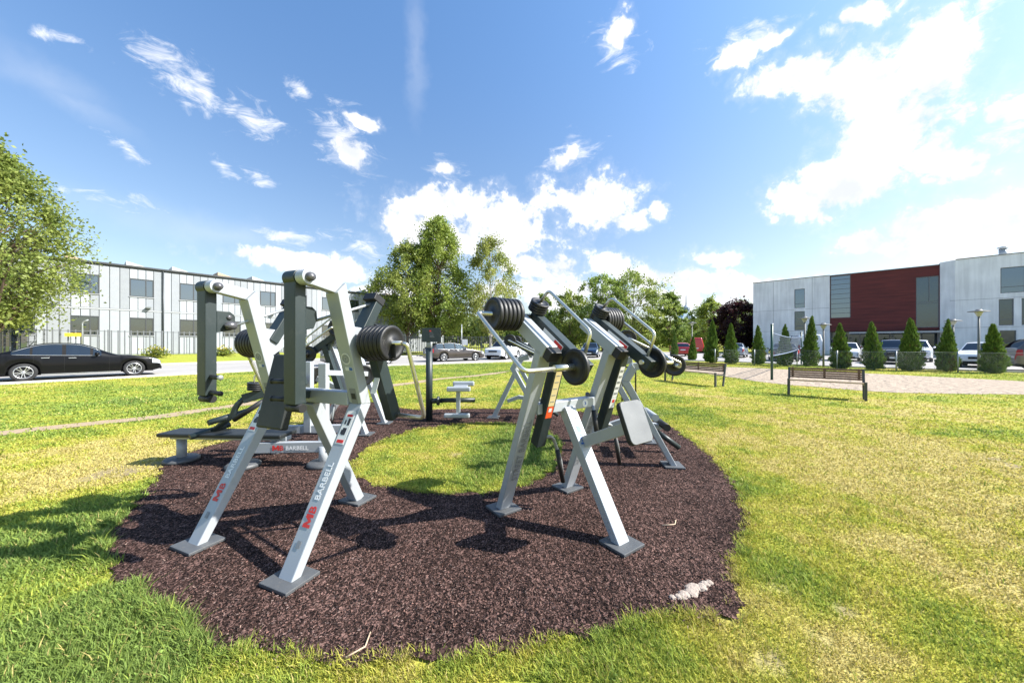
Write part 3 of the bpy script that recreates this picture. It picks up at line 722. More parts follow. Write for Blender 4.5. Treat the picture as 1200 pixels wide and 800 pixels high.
# machine C: lower lever machine with kinked legs
def machine_low():
    root = empty('low_lever_machine')
    pth = [(0, .014), (.54, 1.0), (.44, 1.17), (.25, 1.20)]
    for a, q, path, lg in a_legs(root, colpath=pth, lettered=False):
        seg(root, 'column', q[1], a, TA); seg(root, 'top_arm', q[2], a, .08)
        s = 1 if a > 0 else -1
        lv = MB().beam((a - .10, .58, 1.50), (a - .10, .02, 1.19), .075, .085).build('lever', darkp, root, .005)
        MB().tube([(a - .05, .25, 1.30), (a + .05, .25, 1.23)], .03, 14).build('pivot_bolt', boltm, lv)
        MB().tube([(a - .10, .04, 1.205), (a - .36, .04, 1.205)], .02, 12).build('weight_peg', chrome, root)
        MB().lathe((a - .20, .04, 1.205), (1, 0, 0), plate_prof(.12, .036), 32).build('weight_plate', platem, root)
        plates(root, (a - .18, .56, 1.50), (-1, 0, 0), 3, .10, .036, .04)
        MB().tube(fillet([(a - .14, .57, 1.50), (a - .40, .57, 1.50), (a - .40, .04, 1.24), (a - .36, .04, 1.205)], .05), .013, 10).build('guard_loop', chrome, root)
    MB().beam((-.425, .52, 1.0), (.425, .52, 1.0), .09, .08, (0, 0, 1)).build('crossbar', silver, root, .006)
    rl = MB().beam((0, .515, .955), (0, .965, .03), .10, .085).build('leg', silver, root, .006); foot_plate(rl, (0, .975), .24, .22)
    MB().beam((0, .50, .42), (0, -.02, .36), .07, .07).build('roller_bar', silver, root, .004)
    MB().beam((0, .70, .34), (0, .46, .43), .065, .065).build('roller_bar', silver, root, .004)
    for (y, z) in ((-.02, .40), (.12, .52)):
        MB().tube([(-.24, y, z), (.24, y, z)], .045, 16).build('foam_roller', silver if z > .45 else blackr, root)
    MB().tube([(0.06, .02, .28), (.06, -.26, .075)], .035, 14).build('footrest', darkp, root)
    return root
low = machine_low(); low.location = (1.935, 4.58, 0); low.rotation_euler = (0, 0, math.atan2(.99, .12))
tag(low, 'grey machine with kinked legs and foam rollers at the right rim behind the row machine', 'gym machine', 'outdoor gym machines')
low2 = copy_tree(low); low2.location = (.61, 6.63, 0); low2['label'] = 'farthest grey lever machine half hidden behind the left column of the row machine'

# machine E: bench with leg lever
def machine_bench():
    root = empty('bench_machine')
    def post(x, y, z1, r=.05):
        p = MB().tube([(x, y, .03), (x, y, z1)], r, 18).build('round_post', silver, root)
        MB().lathe((x, y, .012), (0, 0, 1), [(0, 0), (.175, 0), (.175, .035), (.15, .052), (0, .055)], 28).build('round_foot', footm, p)
    A = G(285, 548); B = G(379, 546); Cc = G(213, 541)
    A = Vector((A[0], A[1], 0)); B = Vector((B[0], B[1], 0)); Cc = Vector((Cc[0], Cc[1], 0))
    post(A.x, A.y, .22); post(B.x, B.y, .24); post(Cc.x, Cc.y, .29)
    fb = MB().beam((A.x, A.y, .235), (B.x + .06, B.y + (B.y - A.y) / (B.x - A.x) * .06, .235), .07, .12, (0, 1, 0)).build('base_beam', silver, root, .005)
    d = (B - A).normalized(); up = Vector((0, 0, 1)); nrm = Vector((d.y, -d.x, 0))
    ta = A + d * .36 + nrm * .0385 + Vector((0, 0, .205))
    bold_mb(.080, ta - d * .012, d, up, redm, fb); text('lettering', 'BARBELL', .066, ta + d * .135 + up * .003, d, up, whitem, fb, .02)
    off = Vector((.05, .48, 0))
    MB().beam(A + off + Vector((0, 0, .33)), B + off + Vector((0, 0, .33)), .07, .10, (0, 1, 0)).build('rear_beam', silver, root, .005)
    for p in (A + d * .42 + off, B + d * -.02 + Vector((0, .05, 0))):
        st = MB().box((p.x, p.y, .30 + .45), (.09, .09, .92)).build('upright', silver, root, .005)
    pu = B + d * -.02
    MB().box((pu.x, pu.y + .003, .62), (.06, .0015, .22)).build('instruction_sticker', stickw, st)
    MB().tube([A + off, A + off + Vector((0, 0, .29))], .045, 14).build('round_post', silver, root); MB().tube([B + off, B + off + Vector((0, 0, .29))], .045, 14).build('round_post', silver, root)
    # bench
    e = A + d * .45 + Vector((0, .10, 0))
    MB().beam((Cc.x - .10, Cc.y, .315), (e.x, e.y, .315), .10, .05, (0, 1, 0)).build('bench_rail', silver, root, .004)
    MB().beam((Cc.x - .16, Cc.y, .36), (e.x, e.y, .36), .30, .045, (0, 1, 0)).build('bench_pad', padm, root, .012)
    # weight lever with rollers
    l0 = Vector((-2.62, 4.45, .98)); l1 = Vector((-3.28, 4.28, .77))
    lv = MB().beam(l0, l1, .085, .11, (0, 1, 0)).build('weight_lever', darkp, root, .005)
    MB().tube(fillet([l1 + Vector((.02, 0, .02)), l1 + Vector((-.08, -.02, -.08)), l1 + Vector((-.12, -.02, -.20)), l1 + Vector((-.40, -.05, -.43))], .07), .033, 12).build('bent_arm', darkp, lv)
    for p in (l1 + Vector((-.17, -.02, -.22)), l1 + Vector((-.36, -.05, -.38))):
        MB().tube([p + Vector((-.10, -.17, -.03)), p + Vector((.09, .17, .04))], .034, 14).build('foam_roller', darkp, root)
    MB().tube([l1 + Vector((.34, -.14, .0)), l1 + Vector((.05, -.22, -.21))], .03, 14).build('foam_roller', blackr, root)
    for base in (l0 + (l1 - l0) * .82, l0 + (l1 - l0) * .40):
        for k in range(4): MB().lathe(base + Vector((0, 0, .075 + .024 * k)), (.1, 0, 1), plate_prof(.085, .022), 28).build('small_plate', platem, root)
    b0 = l0 + (l1 - l0) * .84
    MB().tube(fillet([b0 + Vector((0, 0, .12)), b0 + Vector((0, 0, .26)), b0 + Vector((.14, .03, .31)), b0 + Vector((.40, .1, .34))], .06), .011, 10).build('hand_loop', chrome, root)
    MB().lathe((pu.x + .26, pu.y + .55, 1.02), (.5, -.85, 0), plate_prof(.14, .04), 36).build('weight_plate', platem, root)
    MB().beam((pu.x, pu.y + .03, 1.10), (pu.x + .30, pu.y + .55, 1.04), .06, .07, (0, 0, 1)).build('plate_arm', silver, root, .004)
    return root
bench_m = machine_bench()
tag(bench_m, 'long low bench machine with foot rollers and round feet behind the chest press', 'gym machine', 'outdoor gym machines')

# F: sign pole with roller seat
def sign_pole():
    x, y = G(503, 493); root = empty('sign_pole_trainer', (x, y, 0))
    MB().tube([(0, 0, .014), (0, 0, 1.36)], .062, 20).build('post', darkp, root)
    MB().tube([(0, 0, 1.36), (0, 0, 1.52)], .056, 20).build('post_collar', silver, root)
    sg = MB().box((.06, -.075, 1.60), (.345, .02, .26), Matrix.Rotation(math.radians(4), 3, 'Z')).build('sign_panel', darkp, root, .003)
    m = MB()
    for k, (zx, w_) in enumerate(((1.645, .06), (1.61, .08), (1.585, .07), (1.56, .09))): m.box((.055 + .005 * k, -.0875, zx), (w_, .002, .006), Matrix.Rotation(math.radians(4), 3, 'Z'))
    m.build('sign_print', greyt, sg)
    MB().box((.04, -.0885, 1.675), (.035, .002, .022), Matrix.Rotation(math.radians(4), 3, 'Z')).build('sign_print', redm, sg)
    MB().lathe((0.06, -.02, .40 - .02), (1, -.05, 0), [(.0, 0), (.05, 0), (.05, .09), (.035, .10), (.085, .10), (.085, .13), (.04, .13), (.04, .20), (0, .20)], 20).build('flange', darkp, root)
    MB().tube([(.22, -.03, .39), (.86, -.06, .40)], .042, 16).build('arm', darkp, root)
    MB().box((.56, -.12, .40), (.07, .06, .50)).build('seat_post', silver, root, .004)
    MB().box((.575, -.17, .615), (.43, .10, .085)).build('seat_pad', silver, root, .02)
    MB().box((.635, .05, .69), (.40, .10, .085)).build('seat_pad', silver, root, .02)
    MB().box((.60, -.06, .655), (.25, .20, .025)).build('seat_bracket', silver, root, .003)
    MB().box((.54, -.15, .13), (.47, .09, .08)).build('foot_bar', silver, root, .02)
    return root
sp = sign_pole(); tag(sp, 'dark post with small sign board and grey roller seat at the back of the mat', 'gym machine', 'outdoor gym machines')

# thin dark rail seen between the machines
def low_rail():
    x, y = G(737, 470); root = empty('low_rail', (x, y, 0))
    for dx in (-.17, .17): MB().tube([(dx, 0, 0), (dx, 0, .86)], .018, 10).build('leg', blackp, root)
    MB().tube([(-.17, 0, .85), (.17, 0, .85)], .018, 10).build('top_bar', blackp, root); return root
tag(low_rail(), 'thin black low bar on two legs standing on the lawn behind the right hand machines', 'exercise bar')

# pale stone strip poking through the rubber rim
def stone():
    b = MB(); a = Vector((*G(790, 703), 0)); c = Vector((*G(832, 685), 0)); 
    n_ = 11
    for i in range(n_):
        t = i / (n_ - 1); p = a.lerp(c, t); r = .018 + .022 * (1 - abs(2 * t - 1)) + .008 * random.random()
        vs = []; 
        prof = [(0, .034), (r * .7, .030), (r, .018), (r * 1.05, .006)]
        b.lathe((p.x + .012 * random.uniform(-1, 1), p.y + .012 * random.uniform(-1, 1), 0), (0, 0, 1), [(r * 1.1, 0), (r * 1.05, .014), (r * .7, .022), (0, .026)], 7, False)
    return b.build('concrete_edge', pbr('crumbled pale concrete', (.34, .28, .235), .95, 0, .25, 40, .8, 90))
tag(stone(), 'crumbled strip of pale concrete showing at the right rim of the rubber', 'stone')

def twig(pts, label, mat):
    o = MB().tube([(*G(*p), .02) for p in pts], .004, 6).build('twig', mat); tag(o, label, 'twig')
twm = pbr('dry straw', (.5, .38, .26), .8)
twig([(776, 618), (786, 617.5), (791, 616.8), (792, 612)], 'dry hooked twig on the rubber right of the row machine leg', twm)
twig([(405, 775), (428, 762), (434, 745)], 'dry curved straw lying at the near rim of the rubber', twm)

# ------------------------------------------------------------------ benches, net, lamps
def park_bench(pa, pb, label):
    A = Vector((*pa, 0)); B = Vector((*pb, 0)); d = (B - A); Lb = d.length; rz = math.atan2(d.y, d.x)
    root = empty('park_bench', A, rz, label, 'bench', 'park benches by the sand')
    # local x along the bench; the seat is nearest the camera, the back rest behind it
    for x in (.02, Lb - .02):
        MB().beam((x, .0, 0), (x, .0, .47), .055, .05).build('leg', fencedark, root, .003)
        MB().beam((x, .36, 0), (x, .50, .76), .05, .045).build('leg', fencedark, root, .003)
        MB().beam((x, .0, .40), (x, .42, .38), .05, .04).build('seat_support', fencedark, root, .003)
    bk = MB()
    for k in range(5): z = .50 + k * .058; bk.box((Lb / 2, .36 + .16 * z + .02, z), (Lb - .06, .028, .046))
    for x in (.10, Lb / 2, Lb - .10): bk.box((x, .50, .62), (.05, .02, .30))
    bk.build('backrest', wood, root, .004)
    st = MB()
    for k in range(5): st.box((Lb / 2, .03 + k * .085, .435 - .006 * k), (Lb - .06, .07, .035))
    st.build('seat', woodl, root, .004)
    return root
park_bench(G(923, 463), G(1016, 470), 'slatted brown bench standing alone in front of the sand, in full view')
park_bench(G(779, 446), G(839, 453.5), 'slatted brown bench half hidden by the black weight plates')

def net():
    x1, y1 = G(904.5, 445); x2, y2 = G(939, 427.5); root = empty('volleyball_net', (0, 0, 0), 0, 'sagging pale volleyball net strung between two green posts on sand', 'net')
    for (x, y) in ((x1, y1), (x2, y2)):
        p = MB().tube([(x, y, 0), (x, y, 2.2)], .045, 12).build('post', greenm, root)
        MB().lathe((x, y, 2.2), (0, 0, 1), [(.05, -.02), (.05, .02), (0, .025)], 12).build('post_cap', galv, p)
    b = MB(); A = Vector((x1, y1, 0)); B = Vector((x2, y2, 0)); d = B - A
    def P(t, s):
        top = 1.85 - .10 * math.sin(PI * t); bot = .95 - .06 * math.sin(PI * t) + .18 * t
        q = A + d * t; return (q.x, q.y, bot + (top - bot) * s)
    nn_ = 60
    for i in range(nn_ + 1): b.tube([P(i / nn_, 0), P(i / nn_, .5), P(i / nn_, 1)], .004, 3, False)
    for j in range(1, 10): b.tube([P(i / 12, j / 10) for i in range(13)], .004, 3, False)
    b.build('mesh', pbr('net cord', (.10, .13, .18), .8), root)
    for s in (0, 1): MB().tube([P(i / 12, s) for i in range(13)], .022, 6).build('tape', pbr('pale blue tape', (.13, .18, .28), .7), root)
net()

def lamp(u, vb, vt, label):
    x, y = G(u, vb); h_ = XZ(u, vt, y)[1]; root = empty('street_lamp', (x, y, 0), 0, label, 'street lamp', 'park lamps along the car park')
    MB().tube([(0, 0, 0), (0, 0, 1.0), (0, 0, h_ - .35)], [.055, .05, .038], 12).build('pole', lampg, root)
    hd = MB().lathe((0, 0, h_ - .36), (0, 0, 1), [(.05, 0), (.07, .02), (.15, .22), (.16, .24), (0, .24)], 16).build('lamp_glass', lampw, root)
    MB().lathe((0, 0, h_ - .12), (0, 0, 1), [(0, 0), (.38, .0), (.36, .025), (.12, .07), (.10, .12), (0, .13)], 20).build('lamp_hood', lampg, hd)
lamp(1147, 435, 362.5, 'tall park lamp with flat hood right of the white hatchback')
lamp(943, 428.5, 371, 'park lamp just left of the thuja beside the white van')
lamp(965, 430, 378.5, 'small park lamp right of the white van against the pale wall')
lamp(1117, 430, 374, 'park lamp mostly hidden behind the double tipped thuja')
lamp(811, 421, 377, 'distant park lamp left of the copper leaved tree')

# ------------------------------------------------------------------ vegetation
def leaf_mesh(centres, size, colA, colB, name, parent, mat, flat=0., cvar=.18, cols_c=None):
    n = len(centres); s = size * (.6 + .8 * rng.random(n))
    nrm = rng.standard_normal((n, 3)); nrm[:, 2] = np.abs(nrm[:, 2]) * (1 + flat); nrm /= np.linalg.norm(nrm, axis=1)[:, None]
    t = np.cross(nrm, rng.standard_normal((n, 3))); t /= np.linalg.norm(t, axis=1)[:, None] + 1e-9; b = np.cross(nrm, t)
    q = [centres + t * (s * .62)[:, None] * -1, centres + b * (s * .36)[:, None] * -1 + nrm * (s * .1)[:, None], centres + t * (s * .62)[:, None], centres + b * (s * .36)[:, None] + nrm * (s * .1)[:, None]]
    vv = np.stack(q, 1).reshape(-1, 3); fc = (np.arange(n) * 4)[:, None] + np.arange(4)[None]
    k = (cols_c if cols_c is not None else rng.random(n))[:, None]
    c = (np.array(colA) * (1 - k) + np.array(colB) * k) * (1 + cvar * rng.standard_normal(n))[:, None].clip(.55, 1.5)
    return np_mesh(name, vv, fc, mat, parent, np.repeat(c, 4, 0))
leafm = attr_mat('leaves', .5, .45, spec=.4)
barkm = pbr('brown bark', (.16, .11, .08), .85, 0, .3, 8, .6, 30)
birchm = pbr('birch bark', (.55, .50, .44), .75, 0, .1, 6, .3, 20, dirt=(.06, .05, .045), dirt_amt=.9)

def tree(x, y, H, R, z_low, label, kind='tree', leaves=16000, leaf=.17, cA=(.10, .165, .030), cB=(.215, .255, .055), bark=barkm, shape='oval', seed=0, droop=.35, group=None, lean=0., trunk_r=None, clumps=None, name=None, gap=.0, gz=0.):
    rs = np.random.default_rng(seed + 100); rd = random.Random(seed)
    root = empty(name or 'broadleaf_tree', (x, y, gz), 0, label, 'tree', group)
    tr = trunk_r or H * .014
    b = MB(); top = Vector((lean * H, 0, H * .93))
    tp = [Vector((0, 0, -.1)), Vector((lean * H * .2, .03 * R, H * .25)), Vector((lean * H * .5, -.03 * R, H * .55)), top]
    b.tube(fillet(tp, H * .1, 4), [tr * (1 - .93 * i / 11) for i in range(12)][:len(fillet(tp, H * .1, 4))], 9)
    # limbs first, clumps of leaves hang on their ends
    def prof(t):
        if shape == 'oval': return (math.sin(PI * min(1, max(0, t)) ** .85)) ** .75
        if shape == 'tall': return max(0., (1 - t) ** .48 * min(1, (t + .12) / .32))
        if shape == 'round': return math.sqrt(max(0, 1 - (2 * t - 1) ** 2))
        return 1
    nc_ = int((clumps or int(60 + R * 22)) * 1.15); cs = []; ws = []
    for i in range(nc_):
        t = rs.random(); an = rs.random() * 2 * PI; rr = R * prof(t) * (.30 + .72 * rs.random() ** .55) * (.8 + .4 * rs.random())
        zc = z_low + (H - z_low) * t
        c = Vector((lean * zc + rr * math.cos(an), rr * math.sin(an), zc)); cs.append(c); ws.append(.35 + .65 * rs.random())
        if i % 2 == 0:
            zb = max(H * .12, zc - rr * .8 - .1 * H * rs.random()); tt = zb / H
            pb = Vector((lean * zb, 0, zb)); pm = pb.lerp(c, .55) + Vector((0, 0, .12 * rr))
            r0 = tr * (1 - tt) * .45 + .012
            b.tube([pb, pm, c], [r0, r0 * .55, .008], 5, False)
    b.build('trunk', bark, root)
    ws = np.array(ws); ws /= ws.sum(); idx = rs.choice(nc_, leaves, p=ws); C = np.array([tuple(c) for c in cs])[idx]
    sg = R * (.055 + .065 * rs.random(nc_))[idx][:, None]
    spd = np.array([tuple(c) for c in cs]); spd[:, 2] = 0; spd /= np.linalg.norm(spd, axis=1)[:, None] + 1e-6; spd = spd * .9 + rs.standard_normal((nc_, 3)) * .45; spd[:, 2] -= .25 + droop * .6; spd /= np.linalg.norm(spd, axis=1)[:, None]
    off = rs.standard_normal((leaves, 3)) * sg * np.array([.75, .75, .6]) + spd[idx] * (rs.standard_normal(leaves)[:, None] * sg * 1.7)
    off[:, 2] -= droop * np.abs(rs.standard_normal(leaves)) * sg[:, 0] * 1.4
    pts = C + off
    okz = pts[:, 2] > z_low * (.35 + .5 * rs.random(leaves)); pts = pts[okz]; idx = idx[okz]; leaves = len(pts)
    global rng
    save = rng; rng = rs
    tone = np.clip(rs.random(nc_)[idx] * .7 + rs.random(leaves) * .4, 0, 1)
    leaf_mesh(pts, leaf, cA, cB, 'crown', root, leafm, cols_c=tone); rng = save
    return root

tree(-28.9, 19.4, 12.4, 3.35, 3.0, 'large loose birch at the left edge in front of the grey building', leaves=31000, leaf=.14, bark=barkm, shape='oval', seed=1, droop=.9, clumps=230, cA=(.14, .205, .042), cB=(.32, .36, .085), name='birch_tree', gz=0)
tree(-12.4, 41.5, 13.2, 3.9, 3.4, 'left and lower of the three birches by the dark fence', leaves=20000, leaf=.20, bark=barkm, shape='oval', seed=2, droop=.6, clumps=110, name='birch_tree', group='birches by the dark fence', cA=(.17, .23, .045), cB=(.34, .38, .085))
tree(-8.9, 42.5, 16.5, 4.3, 3.2, 'tallest of the three birches by the dark fence', leaves=34000, leaf=.20, bark=barkm, shape='tall', seed=3, droop=.5, clumps=190, cA=(.16, .235, .04), cB=(.32, .38, .075), name='birch_tree', group='birches by the dark fence')
tree(-2.6, 42.0, 14.4, 3.4, 3.4, 'airy drooping birch behind the left weight stack of the row machine', leaves=14000, leaf=.19, bark=birchm, shape='oval', seed=4, droop=1.0, clumps=90, name='birch_tree', group='birches by the dark fence', cA=(.18, .23, .05), cB=(.36, .38, .10))
far_specs = [(636, 346, 16, 62, 'narrow pale green tree just left of the upper hand loop'), (668, 343, 26, 66, 'mid green tree seen through the hand loop of the row machine'), (706, 325, 30, 60, 'tall rounded tree left of the biggest pale crown'), (742, 323, 36, 62, 'biggest pale green tree crown behind the far lever'), (785, 345, 17, 64, 'upright slender tree left of the distant spire'), (832, 353, 24, 72, 'light green tree between the distant spire and the copper tree'), (870, 356, 20, 80, 'green tree showing above the copper tree'), (616, 372, 20, 75, 'low green tree behind the white parked cars'), (645, 376, 22, 70, 'bushy green tree beneath the row machine lever'), (690, 372, 24, 72, 'bushy mid green tree low behind the hand loop'), (722, 375, 22, 74, 'bushy pale green tree low behind the right plate stack'), (765, 376, 22, 76, 'bushy tree low behind the right hand loop tubes'), (803, 384, 24, 84, 'low far tree beneath the distant spire'), (852, 376, 18, 86, 'low far tree left of the copper tree')]
for i, (u, vt, hw, Y, lab) in enumerate(far_specs):
    x = (u - 600) / K * Y; H = CAMH + (HZ - vt) / K * Y; R = hw * Y / K
    tree(x, Y, H * 1.02, R, max(1.2, H * .14), lab, leaves=13000 if i < 7 else 8000, leaf=.27, shape='round' if i in (3, 2) else 'oval', seed=20 + i, clumps=80, group='trees beyond the car park',
         cA=(.17, .24, .05) if i % 3 else (.13, .20, .05), cB=(.35, .40, .08) if i % 2 else (.28, .36, .08))
x = (865 - 600) / K * 58
tree(x, 58, CAMH + (HZ - 356) / K * 58, 4.0, .9, 'round copper leaved tree beside the right building', leaves=14000, leaf=.3, shape='round', seed=60, cA=(.022, .010, .012), cB=(.06, .02, .022), name='copper_tree', clumps=120)
tree(30.5, 16.6, 3.4, .8, 2.6, 'red leaved sapling twig at the right edge before the windows', leaves=260, leaf=.12, shape='round', seed=61, cA=(.25, .03, .03), cB=(.35, .05, .04), name='red_sapling', clumps=10)

# far wood closing the horizon
nf = 60000
fu = rng.random(nf); fxx = -150 + 330 * fu; fyy = 100 + 25 * rng.random(nf)
fh = (6 + 5 * fbm(fxx * .12, fxx * 0 + 3.)) * np.sqrt(rng.random(nf))
wood_far = leaf_mesh(np.stack([fxx, fyy, fh], 1), 1.1, (.13, .18, .06), (.27, .32, .10), 'far_wood', None, leafm); tag(wood_far, kind='stuff')

# thujas
def thuja_mesh(double, seed):
    rs = np.random.default_rng(5 + seed); n = 9000; pts = []
    j1, j2, j3 = rs.random(3)
    tips = [(.08 * (j1 - .5), .0, 2.5, .46 + .08 * j2)] if not double else [(-.22, .0, 2.2, .44), (.26, .0, 2.5, .44)]
    if not double and j3 > .45: tips.append((.18 * (j1 - .5) + .12, .06, 2.0 + .25 * j2, .36))
    for (tx, ty, H, R) in tips:
        m = n // len(tips); t = rs.random(m) ** 1.35; a = rs.random(m) * 2 * PI
        prof = R * np.minimum(1, (1 - t) * 1.25) ** .8 * np.minimum(1, .72 + t * 1.6)
        lump = 1 + .22 * np.sin(a * 5 + t * 23 + 9 * j1) * np.sin(a * 2 + t * 9 + 5 * j2) + .20 * np.sin(a * 3 - t * 37 + 7 * j3)
        spr = rs.random(m) < .12; lump = lump + spr * .22 * rs.random(m)
        r = prof * lump * (.72 + .34 * rs.random(m))
        pts.append(np.stack([tx + r * np.cos(a), ty + r * np.sin(a), .04 + t * H], 1))
    P = np.concatenate(pts); n = len(P); s = .05 + .05 * rs.random(n)
    out = P.copy(); out[:, 2] = 0; out /= np.linalg.norm(out, axis=1)[:, None] + 1e-6
    upv = out * .45 + np.array([0, 0, 1.]) + rs.standard_normal((n, 3)) * .3; upv /= np.linalg.norm(upv, axis=1)[:, None]
    sd = np.cross(upv, rs.standard_normal((n, 3))); sd /= np.linalg.norm(sd, axis=1)[:, None]
    q = np.stack([P - sd * (s * .3)[:, None], P + sd * (s * .3)[:, None], P + upv * (s * 1.25)[:, None] + sd * (s * .18)[:, None], P + upv * (s * 1.4)[:, None] - sd * (s * .1)[:, None]], 1).reshape(-1, 3)
    k = rs.random(n)[:, None]; c = np.array([.06, .12, .022]) * (1 - k) + np.array([.17, .26, .042]) * k
    pa = rs.random() * 6.28; brown = (rs.random(n) < .03) | ((np.abs(np.angle(np.exp(1j * (np.arctan2(P[:, 1], P[:, 0]) - pa)))) < .45) & (P[:, 2] < .9) & (rs.random(n) < .35)); c[brown] = (.14, .09, .04)
    return q, (np.arange(n) * 4)[:, None] + np.arange(4)[None], np.repeat(c, 4, 0), tips
thm = attr_mat('thuja scales', .6, .25, spec=.3)
def thuja_proto(double, seed):
    root = empty('thuja', (0, 0, 0)); q, f, c, tips = thuja_mesh(double, seed); np_mesh('foliage', q, f, thm, root, c)
    core = MB()
    for (tx, ty, H, R) in tips: core.lathe((tx, ty, 0), (0, 0, 1), [(.04, 0), (R * .55, .15), (R * .66, .6), (R * .55, 1.1), (R * .28, H * .70), (.02, H * .88)], 12)
    core.build('inner_branches', pbr('thuja inner twigs', (.03, .055, .015), .9), root)
    return root
TH = [(790, 418, 390, 'small thuja standing before the red van'), (811, 422.5, 394, 'short thuja right of the red van'), (832.5, 425, 376, 'tall thuja left of the copper tree, behind the half hidden bench'), (856.6, 426, 380, 'thuja in front of the copper tree'),
      (889.6, 427, 382, 'thuja at the left corner of the pale building'), (918, 428.4, 381, 'thuja standing behind the volleyball net'), (948.7, 428.9, 372, 'slim thuja right of the net, beside the white van'), (985.5, 431.6, 380, 'thuja before the glass strip at the left end of the red cladding'),
      (1024, 433, 378, 'thuja left of the dark hatchback, before the middle of the red cladding'), (1068.8, 434.4, 374, 'thuja between the dark hatchback and the car with a roof box'), (1109, 435, 375, 'double tipped thuja left of the white hatchback'), (1164.5, 437.2, 381, 'thuja nearest the right edge beside the bronze off roader')]
proto = {False: None, True: None}
for i, (u, vb, vt, lab) in enumerate(TH):
    dbl = (u == 1109)
    o = thuja_proto(dbl, i)
    x, y = G(u, vb); H = XZ(u, vt, y)[1]
    hh = 2.55; s = H / hh; wfac = {790: .85, 811: .8, 832.5: 1.1, 1068.8: 1.15}.get(u, 1.0) * .76
    o.location = (x, y, 0); o.scale = (wfac, wfac, s); o.rotation_euler = (.035 * math.sin(i * 2.1), .04 * math.sin(i * 3.7 + 1), i * 2.399 if not dbl else .75)
    tag(o, lab, 'thuja', 'thujas along the low wire fence')

# low wire fence along the thujas
def wire_fence():
    root = empty('wire_fence', (0, 0, 0), 0, 'low wire mesh fence running along the row of thujas', 'fence')
    pts = [G(u, vb + 1.1) for (u, vb, vt, l) in TH[2:]]; pts = pts + [(pts[-1][0] + 4.2, pts[-1][1] - 3.2)]
    ln = [0]
    for a, b in zip(pts[:-1], pts[1:]): ln.append(ln[-1] + math.dist(a, b))
    def P(s, z):
        for i in range(len(pts) - 1):
            if s <= ln[i + 1] or i == len(pts) - 2:
                t = (s - ln[i]) / (ln[i + 1] - ln[i]); return (pts[i][0] + (pts[i + 1][0] - pts[i][0]) * t, pts[i][1] + (pts[i + 1][1] - pts[i][1]) * t, z)
    T = ln[-1]; k = 0
    s = .3
    while s < T:
        p = P(s, 0); MB().tube([p, (p[0], p[1], 1.04)], .028, 8).build('post', galv, root); s += 2.3
    b = MB(); st = .075
    m = int(T / st)
    for i in range(m):
        for sg in (-1, 1):
            s0 = i * st; s1 = s0 + sg * .95
            if s1 < 0 or s1 > T: continue
            b.tube([P(s0, .05), P((s0 + s1) / 2, .525), P(s1, 1.0)], .0014, 3, False)
    b.build('wire_mesh', galv, root)
    MB().tube([P(i * .5, 1.0) for i in range(int(T * 2))], .005, 5, False).build('top_wire', galv, root)
wire_fence()

